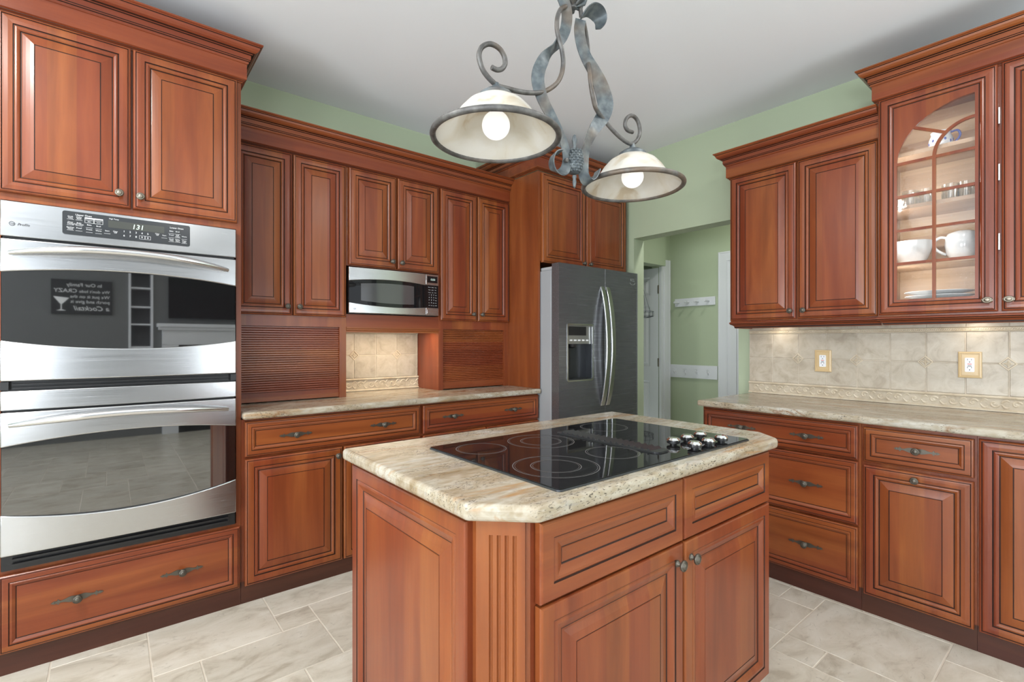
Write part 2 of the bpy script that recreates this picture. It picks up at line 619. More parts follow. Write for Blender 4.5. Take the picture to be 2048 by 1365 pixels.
    def build(self, name, mats, parent=None, loc=None, smooth=None, bevel=0.0, seg=2):
        me = bpy.data.meshes.new(name)
        o = Vector(loc) if loc else Vector((0, 0, 0))
        me.from_pydata([tuple(Vector(p) - o) for p in self.v], [], self.f)
        if not isinstance(mats, (list, tuple)):
            mats = [mats]
        for m in mats:
            me.materials.append(m)
        me.polygons.foreach_set('material_index', self.m)
        if self.tint:
            ca = me.color_attributes.new('tint', 'FLOAT_COLOR', 'CORNER')
            for p, c in zip(me.polygons, self.tint):
                for li in p.loop_indices:
                    ca.data[li].color = (*c, 1)
        bm = bmesh.new()
        bm.from_mesh(me)
        bmesh.ops.remove_doubles(bm, verts=bm.verts, dist=1e-6)
        bmesh.ops.recalc_face_normals(bm, faces=bm.faces)
        bm.to_mesh(me)
        bm.free()
        if smooth:
            me.shade_smooth()
            me.set_sharp_from_angle(angle=math.radians(smooth))
        ob = bpy.data.objects.new(name, me)
        COL.objects.link(ob)
        if loc:
            ob.location = loc
        if parent:
            ob.parent = parent
        if bevel:
            b = ob.modifiers.new('edge', 'BEVEL')
            b.width = bevel
            b.segments = seg
            b.limit_method = 'ANGLE'
            b.angle_limit = math.radians(40)
        return ob


_TXT = {}


def text_geo(body, size, align, shear):
    key = (body, align, shear)
    if key not in _TXT:
        cu = bpy.data.curves.new('lettering', 'FONT')
        cu.body = body
        cu.size = 1.0
        cu.align_x = align
        cu.shear = shear
        cu.resolution_u = 2
        ob = bpy.data.objects.new('lettering', cu)
        COL.objects.link(ob)
        bpy.context.view_layer.update()
        me = ob.to_mesh()
        _TXT[key] = ([(v.co.x, v.co.y) for v in me.vertices], [tuple(p.vertices) for p in me.polygons])
        ob.to_mesh_clear()
        bpy.data.objects.remove(ob)
        bpy.data.curves.remove(cu)
    vs, fs = _TXT[key]
    return [(a * size, b * size) for a, b in vs], fs


def spline(pts, k=6):
    P = [Vector(p) for p in pts]
    out = []
    for i in range(len(P) - 1):
        p0, p1, p2, p3 = P[max(i - 1, 0)], P[i], P[i + 1], P[min(i + 2, len(P) - 1)]
        for s in range(k):
            t = s / k
            out.append(0.5 * ((2 * p1) + (p2 - p0) * t + (2 * p0 - 5 * p1 + 4 * p2 - p3) * t * t + (3 * p1 - p0 - 3 * p2 + p3) * t ** 3))
    out.append(P[-1])
    return out


def thing(name, label, cat, loc=(0, 0, 0), rotz=0.0, group=None):
    o = bpy.data.objects.new(name, None)
    COL.objects.link(o)
    o.location = loc
    o.rotation_euler = (0, 0, rotz)
    o.empty_display_size = 0.1
    return tag(o, label, cat, group)


def tag(o, label, cat, group=None):
    o['label'] = label
    o['category'] = cat
    o['kind'] = 'thing'
    if group:
        o['group'] = group
    return o


def struct(o):
    o['kind'] = 'structure'
    return o


# ------------------------------------------------------------------ the room
def tiles_floor():
    """modular stone floor: 6, 12 and 18 inch pieces on one grid, grout below"""
    mb = MB()
    mb.tint = []
    gx, gy, px, py = 0.122, 2.546, 0.1495, 0.1525
    forced = [(0, -1, 3, 3), (3, 1, 1, 1), (3, -1, 3, 2), (4, 1, 2, 3), (1, 2, 3, 2), (0, 2, 1, 2), (16, 10, 1, 1), (14, 11, 3, 3),
              (13, 11, 1, 1), (14, 9, 2, 2), (13, 12, 1, 2), (11, 11, 2, 2), (16, 11, 1, 1)]
    i0, i1, j0, j1 = -21, 31, -5, 37
    used = set()
    rects = []

    def put(i, j, w, h):
        rects.append((i, j, w, h))
        for a in range(w):
            for b in range(h):
                used.add((i + a, j + b))
    for i, j, w, h in forced:
        if not any((i + a, j + b) in used for a in range(w) for b in range(h)):
            put(i, j, w, h)
    rnd = random.Random(3)
    shapes = [(3, 2), (2, 2), (2, 3), (2, 1), (1, 2), (1, 1), (3, 3)]
    for j in range(j0, j1):
        for i in range(i0, i1):
            if (i, j) in used:
                continue
            opts = shapes[:]
            rnd.shuffle(opts)
            opts.sort(key=lambda s: -(s[0] * s[1] > 3) + rnd.random() * 1.4)
            for w, h in opts + [(1, 1)]:
                if i + w <= i1 and j + h <= j1 and not any((i + a, j + b) in used for a in range(w) for b in range(h)):
                    put(i, j, w, h)
                    break
    X0, X1, Y0, Y1 = gx + i0 * px, gx + i1 * px, gy - j1 * py, gy - j0 * py
    mb.box(X0, X1, Y0, Y1, -0.06, -0.0012, 1)
    mb.tint += [(0, 0, 0)] * 6
    g = 0.0022
    for i, j, w, h in rects:
        t = (rnd.random(), rnd.random(), rnd.random())
        xa, xb, yb, ya = gx + i * px + g, gx + (i + w) * px - g, gy - j * py - g, gy - (j + h) * py + g
        e = 0.0018
        top = [(xa + e, ya + e, 0), (xb - e, ya + e, 0), (xb - e, yb - e, 0), (xa + e, yb - e, 0)]
        low = [(xa, ya, -0.0012), (xb, ya, -0.0012), (xb, yb, -0.0012), (xa, yb, -0.0012)]
        mb.add(top + low, [(0, 1, 2, 3)] + [(4 + k, 4 + (k + 1) % 4, (k + 1) % 4, k) for k in range(4)], 0)
        mb.tint += [t] * 5
    o = mb.build('floor', [FLOOR_TILE, GROUT])
    return struct(o)


tiles_floor()
struct(MB().box(WX0 - 0.2, 6.2, WY0 - 0.2, 4.4, CEIL, CEIL + 0.1).build('ceiling', CEIL_M))


def wall(name, mat, axis, at, th, a0, a1, holes, zt=CEIL):
    """axis 'x': plane x = at, thickness towards at+th, running along y (a0..a1); holes (a0, a1, z0, z1)"""
    mb = MB()

    def piece(u0, u1, z0, z1):
        if u1 - u0 < 1e-4 or z1 - z0 < 1e-4:
            return
        lo, hi = min(at, at + th), max(at, at + th)
        if axis == 'x':
            mb.box(lo, hi, u0, u1, z0, z1)
        else:
            mb.box(u0, u1, lo, hi, z0, z1)
    cur = a0
    for u0, u1, z0, z1 in sorted(holes):
        piece(cur, u0, 0, zt)
        piece(u0, u1, 0, z0)
        piece(u0, u1, z1, zt)
        cur = u1
    piece(cur, a1, 0, zt)
    return struct(mb.build(name, mat))


wall('wall_back', GREEN, 'y', WY1, 0.12, WX0 - 0.2, WX1 + 0.136, [])
OPEN_Y0, OPEN_Y1, OPEN_Z = 1.638, 2.518, 2.10
wall('wall_right', GREEN, 'x', WX1, 0.136, WY0 - 0.2, WY1, [(OPEN_Y0, OPEN_Y1, 0, OPEN_Z)])
W1, W2 = (-0.25, 1.35, 0.75, 2.3), (-2.55, -0.95, 0.75, 2.3)
W3, W4 = (-2.7, -1.3, 0.65, 2.35), (1.6, 3.1, 0.06, 2.3)
wall('wall_left', FABRIC_GREY, 'x', WX0, -0.14, WY0 - 0.14, WY1 + 0.12, [W1, W2])
wall('wall_front', LIVING_GREY, 'y', WY0, -0.14, WX0, 6.0, [W3, W4, (0.184, 0.446, 1.139, 2.221)])


def window(name, axis, at, hole, th):
    """white sash window with its panes in a hole of a wall; at = inner face, th = towards outside"""
    u0, u1, z0, z1 = hole
    root = bpy.data.objects.new(name, None)
    COL.objects.link(root)
    root['kind'] = 'structure'

    def bx(mb, a0, a1, y0, y1, c0, c1):
        if axis == 'x':
            mb.box(min(y0, y1), max(y0, y1), a0, a1, c0, c1)
        else:
            mb.box(a0, a1, min(y0, y1), max(y0, y1), c0, c1)
    f = MB()
    w = 0.055
    ya, yb = at + th * 0.45, at + th * 0.85
    for a0, a1, c0, c1 in ((u0, u0 + w, z0, z1), (u1 - w, u1, z0, z1), (u0 + w, u1 - w, z0, z0 + w), (u0 + w, u1 - w, z1 - w, z1)):
        bx(f, a0, a1, ya, yb, c0, c1)
    mu = (u0 + u1) / 2
    bx(f, mu - 0.03, mu + 0.03, ya, yb, z0 + w, z1 - w)
    f.build('window_frame', WHITE_PAINT, root)
    c = MB()
    t = 0.018 if th < 0 else -0.018
    cw = 0.085
    for a0, a1, c0, c1 in ((u0 - cw, u0, z0 - cw, z1 + cw), (u1, u1 + cw, z0 - cw, z1 + cw), (u0, u1, z0 - cw, z0), (u0, u1, z1, z1 + cw)):
        bx(c, a0, a1, at, at + t, max(c0, 0.005), c1)
    c.build('window_casing', WHITE_PAINT, root)
    p = MB()
    ym = at + th * 0.65
    bx(p, u0 + w, mu - 0.03, ym - 0.002, ym + 0.002, z0 + w, z1 - w)
    bx(p, mu + 0.03, u1 - w, ym - 0.002, ym + 0.002, z0 + w, z1 - w)
    p.build('window_pane', WINDOW_PANE, root)
    return root


window('window_1', 'x', WX0, W1, -0.14)
window('window_2', 'x', WX0, W2, -0.14)
window('window_3', 'y', WY0, W3, -0.14)
window('window_4', 'y', WY0, W4, -0.14)

# the hall seen through the opening
HX = 4.70
HALL_Y = 3.03
mb = MB()
mb.box(HX, HX + 0.12, 2.30, 3.9, 0, CEIL)
mb.box(HX, HX + 0.12, 0.2, 2.30, 2.05, CEIL)
mb.box(HX, HX + 0.12, 0.0, 1.45, 0, 2.05)
struct(mb.build('wall_hall_far', GREEN))
mb = MB()
mb.box(4.535, HX, HALL_Y, HALL_Y + 0.12, 0, CEIL)
mb.box(3.511, 3.75, HALL_Y, HALL_Y + 0.12, 0, CEIL)
mb.box(3.75, 4.535, HALL_Y, HALL_Y + 0.12, 2.05, CEIL)
struct(mb.build('wall_hall_left', GREEN))
struct(MB().box(3.511, 4.50, 2.955, HALL_Y, 2.035, CEIL).build('wall_hall_bulkhead', GREEN))
struct(MB().box(3.40, 4.9, 3.95, 4.05, 0, CEIL).build('wall_hall_closet', GREEN))
struct(MB().box(3.40, 3.511, 3.338, 3.95, 0, CEIL).build('wall_hall_closet_side', GREEN))
struct(MB().box(3.511, HX, -0.1, 0.0, 0, CEIL).build('wall_hall_near', GREEN))


def casing_profile(w):
    return [(0.0, 0.0), (0.012, 0.0), (0.014, 0.006), (0.011, 0.012), (0.016, w * 0.45), (0.018, w - 0.016), (0.022, w - 0.012), (0.022, w), (0.0, w)]


# casing of the far doorway (left leg and head) and the door in it
mb = MB()
y1 = 2.386
prof = casing_profile(0.089)
rows = []
for path in ([(y1, 0.0), (y1, 2.040), (1.40, 2.040)],):
    r = []
    for k, (yy, zz) in enumerate(path):
        row = []
        for o, wv in prof:
            if k == 0:
                row.append((HX - o, yy + wv, zz))
            elif k == 1:
                row.append((HX - o, yy + wv, zz + wv))
            else:
                row.append((HX - o, yy, zz + wv))
        r.append(row)
    for k in range(2):
        for j in range(len(prof)):
            j2 = (j + 1) % len(prof)
            mb.add([r[k][j], r[k + 1][j], r[k + 1][j2], r[k][j2]], [(0, 1, 2, 3)])
    mb.add(r[0], [tuple(range(len(prof)))])
struct(mb.build('trim_1', WHITE_PAINT, smooth=30))
struct(MB().box(HX - 0.004, HX + 0.124, 2.30, 2.386, 0, 2.05).build('trim_2', WHITE_PAINT))


def six_panel(mb, u0, u1, z0, z1, put):
    """rails and raised panels of a moulded door; put(u, d, z) maps to space (d = depth out of the face)"""
    w, h = u1 - u0, z1 - z0
    rows = [(0.055 * h, 0.40 * h), (0.475 * h, 0.80 * h), (0.855 * h, 0.955 * h)]
    cols = [(0.14 * w, 0.445 * w), (0.555 * w, 0.86 * w)]
    for a, b in rows:
        for c, d in cols:
            rings = [(0, 0.0), (0.012, -0.008), (0.03, -0.008), (0.05, -0.001)]
            pts = []
            for ins, dep in rings:
                pts.append([put(u0 + c + ins, dep, z0 + a + ins), put(u0 + d - ins, dep, z0 + a + ins), put(u0 + d - ins, dep, z0 + b - ins), put(u0 + c + ins, dep, z0 + b - ins)])
            for k in range(1, 4):
                for i in range(4):
                    j = (i + 1) % 4
                    mb.add([pts[k - 1][i], pts[k - 1][j], pts[k][j], pts[k][i]], [(0, 1, 2, 3)])
            mb.add(pts[3], [(0, 1, 2, 3)])
    # the flat face between the panels
    us = [u0] + [u0 + x for c in cols for x in c] + [u1]
    zs = [z0] + [z0 + x for r in rows for x in r] + [z1]
    for i in range(len(us) - 1):
        for j in range(len(zs) - 1):
            if i in (1, 3) and j in (1, 3, 5):
                continue
            mb.add([put(us[i], 0, zs[j]), put(us[i + 1], 0, zs[j]), put(us[i + 1], 0, zs[j + 1]), put(us[i], 0, zs[j + 1])], [(0, 1, 2, 3)])


# open six-panel door of the hall closet, swung into the closet, hinged on its right jamb
door = bpy.data.objects.new('door_1', None)
COL.objects.link(door)
door.location = (4.545, 3.06, 0.0)
door['kind'] = 'structure'
mb = MB()
six_panel(mb, 0.0, 0.76, 0.01, 2.03, lambda u, d, z: (-0.018 - d, u, z))
mb.box(-0.0095, 0.018, 0.0, 0.76, 0.01, 2.03)
mb.build('door_slab', WHITE_PAINT, door)
for hz in (1.80, 1.02, 0.25):
    h = MB()
    h.tube([(-0.024, -0.006, hz - 0.045), (-0.024, -0.006, hz + 0.045)], 0.005, 8)
    h.box(-0.0225, -0.018, -0.004, 0.008, hz - 0.044, hz + 0.044)
    h.build('hinge', PEWTER, door, smooth=40)
mb = MB()
prof = casing_profile(0.10)
pts0 = [(4.575 + w, HALL_Y - o, 0.0) for o, w in prof]
pts1 = [(4.575 + w, HALL_Y - o, 2.116) for o, w in prof]
k = len(prof)
for j in range(k):
    j2 = (j + 1) % k
    mb.add([pts0[j], pts1[j], pts1[j2], pts0[j2]], [(0, 1, 2, 3)])
mb.add(pts1, [tuple(range(k))])
struct(mb.build('trim_3', WHITE_PAINT, smooth=30))
struct(MB().box(4.53, 4.5745, HALL_Y - 0.004, HALL_Y + 0.024, 0, 2.05).build('trim_4', WHITE_PAINT))
# closed white door in the far doorway
door = bpy.data.objects.new('door_2', None)
COL.objects.link(door)
door.location = (HX + 0.022, 1.45, 0)
door['kind'] = 'structure'
mb = MB()
six_panel(mb, 0.0, 0.85, 0.01, 2.04, lambda u, d, z: (-0.018 - d, u, z))
mb.box(-0.0095, 0.018, 0.0, 0.85, 0.01, 2.04)
mb.build('door_slab', WHITE_PAINT, door)

# ------------------------------------------------------------------ cabinet vocabulary (front faces local -y)
G_ = 1   # glaze slot
DOOR_P = [(0, .020, 0), (0, .008, 0), (.0015, .0035, 0), (.006, .0004, 0), (.0080, 0, 0), (.0095, .0026, 1), (.0112, .0014, 1), (.016, .0004, 0), (.026, .0, 0),
          (.0385, .0006, 0), (.0402, .0040, 1), (.0424, .0038, 1), (.0445, .0010, 0), (.049, .0002, 0), (.054, .0022, 0), (.0578, .0056, 0), (.0594, .0088, 1),
          (.0618, .0086, 1), (.064, .0078, 0), (.073, .0056, 0), (.085, .0030, 0), (.0952, .0012, 0), (.0960, .0026, 1), (.0982, .0026, 1), (.0990, .0008, 0)]
DRAW_P = [(0, .020, 0), (0, .008, 0), (.0015, .0035, 0), (.005, .0004, 0), (.007, 0, 0), (.0083, .0020, 1), (.0096, .0010, 1), (.014, .0003, 0), (.027, .0002, 0),
          (.0282, .0030, 1), (.0298, .0030, 1), (.032, .0010, 0), (.036, .0006, 0), (.041, .0036, 0), (.0455, .0066, 0), (.0468, .0084, 1), (.0482, .0084, 1), (.0490, .0074, 0)]
# false fronts and doors of the island: wide cove, recessed field
ISL_D = [(0, .020, 0), (0, .006, 0), (.0015, .0022, 0), (.005, 0, 0), (.036, 0, 0), (.0372, .0030, 1), (.039, .0030, 1), (.042, .0008, 0), (.048, .0008, 0), (.056, .0040, 0), (.066, .0085, 0),
         (.0675, .0105, 1), (.0695, .0105, 1), (.0705, .0092, 0)]


def carcass_finish(o):
    return o


def door_part(cab, x0, x1, z0, z1, yf=-0.022, prof=DOOR_P, name='door', horiz=False):
    mb = MB()
    mb.panel(x0, x1, z0, z1, yf, prof)
    return mb.build(name, [WOOD_H if horiz else WOOD_V, GLAZE], cab)


KNOB_PROF = [(0.0095, 0.0), (0.0095, -0.003), (0.0062, -0.006), (0.0055, -0.012), (0.0085, -0.0155), (0.0145, -0.018), (0.0155, -0.0215), (0.0140, -0.0245), (0.0118, -0.0255), (0.0112, -0.0245),
             (0.0098, -0.0245), (0.0088, -0.0265), (0.0045, -0.0282), (0.0, -0.0285)]


def knob_part(cab, x, z, y=-0.022, mat=None, oval=1.0):
    mb = MB().lathe(KNOB_PROF, (0, 0, 0), 20, 'y')
    mb.v = [(a * oval + x, b + y, c / (oval ** 0.3) + z) for a, b, c in mb.v]
    return mb.build('knob', mat or BRONZE, cab, smooth=45)


PULL_HALF = [(0.0, .0095), (.010, .0100), (.018, .0112), (.027, .0095), (.036, .0060), (.044, .0036), (.051, .0034), (.0535, .0060), (.0560, .0098), (.0590, .0090), (.0590, .0055), (.0625, .0042),
             (.0665, .0056), (.0705, .0054), (.0745, .0026), (.0790, .0)]


def pull_part(drw, x, z, y):
    mb = MB()
    up = PULL_HALF
    out = [(-a, b) for a, b in up[::-1]] + up[1:] + [(a, -b) for a, b in up[-2::-1]] + [(-a, -b) for a, b in up[1:-1]]
    mb.poly_y([(x + a, z + b) for a, b in out], y - 0.0025, y + 0.001)
    for sx in (-1, 1):
        mb.lathe([(0.0030, 0.0), (0.0026, -0.0015), (0.0, -0.0022)], (x + sx * 0.0685, y - 0.0025, z), 8, 'y')
    mb.lathe([(r, h) for r, h in KNOB_PROF], (x, y - 0.0025, z), 20, 'y')
    return mb.build('pull', BRONZE, drw, smooth=45)


def drawer_part(cab, x0, x1, z0, z1, pulls=(), prof=DRAW_P, yf=-0.022):
    d = door_part(cab, x0, x1, z0, z1, yf, prof, 'drawer', True)
    for px, pz in pulls:
        pull_part(d, px, pz, yf + prof[-1][1])
    return d


CROWN = [(0.004, 0.0), (0.008, 0.004), (0.008, 0.007), (0.015, 0.010), (0.015, 0.0125), (0.0215, 0.0165), (0.0215, 0.086), (0.026, 0.0885), (0.0285, 0.093), (0.0285, 0.0965), (0.033, 0.0990), (0.033, 0.103),
         (0.036, 0.1055), (0.036, 0.126), (0.042, 0.1285), (0.042, 0.132), (0.050, 0.1345), (0.060, 0.140), (0.067, 0.149), (0.069, 0.158), (0.073, 0.160), (0.073, 0.163), (0.080, 0.1665), (0.080, 0.1725), (0.0006, 0.1725), (0.0006, 0.0)]
CROWN_M = [0, 1, 0, 1, 0, 0, 0, 0, 0, 1, 0, 1, 0, 1, 0, 1, 0, 0, 0, 1, 0, 0, 0, 0, 0, 0]


def crown(name, path, z, parent=None, loc=None):
    mb = MB().sweep([(o, z + h) for o, h in CROWN], path, CROWN_M)
    return mb.build(name, [WOOD_H, GLAZE], parent, loc)


def light_rail(cab, path, z):
    prof = [(0.0, 0.0), (0.006, -0.003), (0.008, -0.010), (0.004, -0.014), (0.002, -0.018), (-0.006, -0.021), (-0.012, -0.026), (-0.015, -0.030), (-0.016, -0.038), (-0.020, -0.041), (-0.034, -0.041), (-0.034, 0.0)]
    return MB().sweep([(o, z + h) for o, h in prof], path, [0, 0, 1, 0, 1, 0, 0, 1, 0, 0, 0, 0]).build('light_rail', [WOOD_H, GLAZE], cab)


def cab(name, label, cat, X, Y, rot=0.0, group=None, z=0.0):
    return thing(name, label, cat, (X, Y, z), rot, group)


def tambour(c, x0, x1, z0, z1, y):
    mb = MB()
    p = 0.0126
    z = z0 + 0.052
    mb.box(x0, x1, y - 0.002, y + 0.012, z0 + 0.004, z0 + 0.024)
    mb.box(x0, x1, y + 0.001, y + 0.012, z0 + 0.024, z0 + 0.05)
    while z + p < z1 + 0.004:
        mb.add([(x0, y + 0.0055, z), (x1, y + 0.0055, z), (x1, y, z + 0.0025), (x0, y, z + 0.0025), (x0, y, z + p - 0.0025), (x1, y, z + p - 0.0025), (x1, y + 0.0055, z + p), (x0, y + 0.0055, z + p)],
               [(0, 1, 2, 3), (3, 2, 5, 4), (4, 5, 6, 7)])
        z += p
    mb.box(x0, x1, y + 0.006, y + 0.012, z0 + 0.05, z1)
    return mb.build('tambour_door', WOOD_H, c)


# ------------------------------------------------------------------ oven wall: tall oven cabinet
LF = 2.600                     # face-frame plane of the oven wall's floor cabinets
TX = -0.335
tower = cab('oven_cabinet', 'tall cherry cabinet that holds the double wall oven, two doors above, drawer below', 'cabinet', TX, LF)
tw = 0.477 - TX
mb = MB()
D = WY1 - LF - 0.002
mb.box(0, 0.022, 0, D, 0.105, 2.463)
mb.box(tw - 0.020, tw, 0, D, 0.105, 2.463)
mb.box(0.022, tw - 0.020, 0, D, 1.768, 2.463)
mb.box(0.022, tw - 0.020, 0, D, 0.105, 0.388)
mb.box(0.022, tw - 0.020, D - 0.02, D, 0.388, 1.768)
mb.build('carcass', WOOD_V, tower)
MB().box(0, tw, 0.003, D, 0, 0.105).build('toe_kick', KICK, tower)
dx = lambda X: X - TX
d = door_part(tower, dx(-0.318), dx(0.067), 1.795, 2.461)
knob_part(d, dx(0.029), 1.848, mat=PEWTER)
d = door_part(tower, dx(0.074), dx(0.459), 1.795, 2.461)
knob_part(d, dx(0.098), 1.846, mat=PEWTER)
drawer_part(tower, dx(-0.318), dx(0.470), 0.087, 0.376, [(dx(-0.099), 0.231), (dx(0.245), 0.231)])
crown('crown', [(0.0, D), (0.0, 0.0), (tw, 0.0), (tw, D)], 2.4595, tower)

# ------------------------------------------------------------------ double wall oven
OV = 2.560
oven = thing('double_wall_oven', 'stainless steel double wall oven with black glass doors, built into the tall cabinet', 'oven', (-0.310, OV, 0.40))
ow, oz = 0.760, 0.40
zz = lambda z: z - oz


def bow(x, amt=0.010):
    t = (x / ow) * 2 - 1
    return -amt * (1 - t * t)


MB().box(0.004, ow - 0.004, 0.022, 0.55, zz(0.405), zz(1.757)).build('body', BLACK, oven)
mb = MB()
mb.strip(0, ow, lambda x: zz(1.6285), lambda x: zz(1.7585), lambda x: bow(x, 0.007), 0.03)
mb.build('control_panel', STEEL, oven, smooth=30, bevel=0.003)
cp = oven.children[-1]
px = lambda X: X + 0.310


def rrect(x0, x1, z0, z1, r, n=5):
    out = []
    for cx, cz, a in ((x1 - r, z1 - r, 0), (x0 + r, z1 - r, 90), (x0 + r, z0 + r, 180), (x1 - r, z0 + r, 270)):
        for i in range(n + 1):
            t = math.radians(a + 90 * i / n)
            out.append((cx + r * math.cos(t), cz + r * math.sin(t)))
    return out


mb = MB().poly_y(rrect(px(-0.142), px(0.270), zz(1.656), zz(1.746), 0.008), -0.0095, -0.002)
mb.v = [(a, b + 0.0 if b > -0.005 else b, c) for a, b, c in mb.v]
disp = mb.build('display_panel', PANELBLACK, cp)
mb = MB()
yl = -0.0102
mb.poly_y(rrect(px(-0.006), px(0.178), zz(1.700), zz(1.729), 0.002), yl, yl + 0.0004, 2)


def label2(a, b, X, z, s=0.0070):
    mb.text(a, px(X), zz(z), yl, s, 0, sx=1.0)
    if b:
        mb.text(b, px(X), zz(z - 0.0056), yl, s, 0, sx=1.0)


mb.text('Upper Oven', px(-0.080), zz(1.7315), yl, 0.0095)
mb.text('Lower Oven', px(0.222), zz(1.726), yl, 0.0095)
mb.text('High Temp', px(0.012), zz(1.733), yl, 0.0068)
rows_l = [('Cook', 'Time'), ('Delay', 'Start')], [('Oven', 'Timing'), ('Auto', 'Self Clean')], [('Kitchen', 'Timer'), ('Proof', '')]
for r, z in zip(rows_l, (1.7235, 1.7015, 1.6815)):
    for (a, b), X in zip(r, (-0.119, -0.094)):
        label2(a, b, X, z)
        mb.box(px(X - 0.010), px(X + 0.010), yl - 0.0001, yl, zz(z - 0.0092), zz(z - 0.0085))
mb.box(px(-0.077), px(-0.022), yl - 0.0001, yl, zz(1.7235), zz(1.7285))
for X0, X1 in ((-0.077, -0.050), (-0.049, -0.022)):
    for a in ((X0, X1, 1.7075, 1.7083), (X0, X0 + 0.0008, 1.7075, 1.7235), (X1 - 0.0008, X1, 1.7075, 1.7235)):
        mb.box(px(a[0]), px(a[1]), yl - 0.0001, yl, zz(a[2]), zz(a[3]))
label2('Convection', 'Bake', -0.0635, 1.7175, 0.0048)
label2('Convection', 'Roast', -0.0355, 1.7175, 0.0048)
for (a, b), X, z in ((('Bake', ''), -0.0635, 1.698), (('Broil', ''), -0.0355, 1.697), (('Preset', ''), -0.0635, 1.680), (('Warm', ''), -0.0355, 1.679), (('Start', ''), -0.009, 1.683),
                     (('Bake', ''), 0.203, 1.712), (('Broil', ''), 0.225, 1.712), (('Proof', ''), 0.203, 1.695), (('Self', 'Clean'), 0.225, 1.697), (('Warm', ''), 0.249, 1.694), (('Cook', 'Time'), 0.203, 1.678),
                     (('Delay', 'Start'), 0.225, 1.678), (('Oven', 'Light'), 0.249, 1.676), (('Start', ''), 0.178, 1.690)):
    label2(a, b, X, z)
    mb.box(px(X - 0.010), px(X + 0.010), yl - 0.0001, yl, zz(z - 0.0092), zz(z - 0.0085))
label2('Clear', 'Off', 0.0165, 1.684, 0.0068)
label2('Clear', 'Off', 0.154, 1.694, 0.0068)
for i, dg in enumerate('12345'):
    mb.text(dg, px(0.044 + 0.0195 * i), zz(1.687), yl, 0.0105)
for i, dg in enumerate('67890'):
    mb.text(dg, px(0.044 + 0.0195 * i), zz(1.670), yl, 0.0105)
for X0, X1 in ((0.0935, 0.112), (0.113, 0.1315)):
    for a in ((X0, X1, 1.6665, 1.6672), (X0, X1, 1.680, 1.6807), (X0, X0 + 0.0007, 1.6665, 1.6807), (X1 - 0.0007, X1, 1.6665, 1.6807)):
        mb.box(px(a[0]), px(a[1]), yl - 0.0001, yl, zz(a[2]), zz(a[3]))
mb.text('131', px(0.0885), zz(1.7045), yl - 0.0004, 0.027, 1, shear=0.15, sx=1.0)
mb.build('panel_lettering', [PRINT_W, CLOCK, plain('display_window', (0.055, 0.058, 0.052), 0.2)], disp)


def maker_badge(parent, x, z, y, s, name='badge'):
    """round monogram badge followed by a slanted word"""
    b = MB()
    ring = [(s * 0.5 * math.cos(2 * PI * i / 24), s * 0.5 * math.sin(2 * PI * i / 24)) for i in range(24)]
    inn = [(0.42 * s * math.cos(2 * PI * i / 24), 0.42 * s * math.sin(2 * PI * i / 24)) for i in range(24)]
    for i in range(24):
        j = (i + 1) % 24
        b.add([(x + ring[i][0], y, z + ring[i][1]), (x + ring[j][0], y, z + ring[j][1]), (x + inn[j][0], y, z + inn[j][1]), (x + inn[i][0], y, z + inn[i][1])], [(0, 1, 2, 3)])
    b.text('GE', x + s * 0.02, z - s * 0.2, y, s * 0.56, shear=0.3)
    b.text('Profile', x + s * 0.85, z - s * 0.3, y, s * 0.78, 0, 'LEFT', shear=0.35)
    return b.build(name, PRINT_G, parent)


maker_badge(cp, px(-0.279), zz(1.675), -0.0045, 0.016)


def oven_door(z_top, z_bot, arc_t, arc_b, hz_end, hz_mid, name, parent_z):
    """arc_t / arc_b: (edge z, middle z) of the curved window"""
    at = lambda x: arc_t[0] + (arc_t[1] - arc_t[0]) * (1 - ((x / ow) * 2 - 1) ** 2)
    ab = lambda x: arc_b[0] + (arc_b[1] - arc_b[0]) * (1 - ((x / ow) * 2 - 1) ** 2)
    fr = MB()
    fr.strip(0, ow, lambda x: zz(at(x)), lambda x: zz(z_top), lambda x: bow(x) - 0.004, 0.018)
    fr.strip(0, ow, lambda x: zz(z_bot), lambda x: zz(ab(x)), lambda x: bow(x) - 0.004, 0.018)
    dr = fr.build('oven_door', STEEL, oven, smooth=30, bevel=0.004, seg=3)
    MB().strip(0.003, ow - 0.003, lambda x: zz(ab(x)) - 0.006, lambda x: zz(at(x)) + 0.006, lambda x: 0.001, 0.014).build('glass', OVENGLASS, dr, smooth=30)
    hb = MB()
    pts, rs = [], []
    n = 36
    for i in range(n + 1):
        t = i / n
        x = 0.026 + (0.724 - 0.026) * t
        k = 4 * t * (1 - t)
        pts.append((x, -0.014 - 0.050 * min(1, k * 1.25) ** 0.8, zz(hz_end + (hz_mid - hz_end) * k)))
        rs.append(0.0085 + 0.0055 * min(1, k * 1.5))
    hb.tube(pts, rs, 14)
    for x in (0.030, 0.720):
        hb.tube([(x, -0.018, zz(hz_end)), (x, 0.002, zz(hz_end))], 0.008, 10)
    hb.build('handle', HANDLE_STEEL, dr, smooth=50)
    return dr


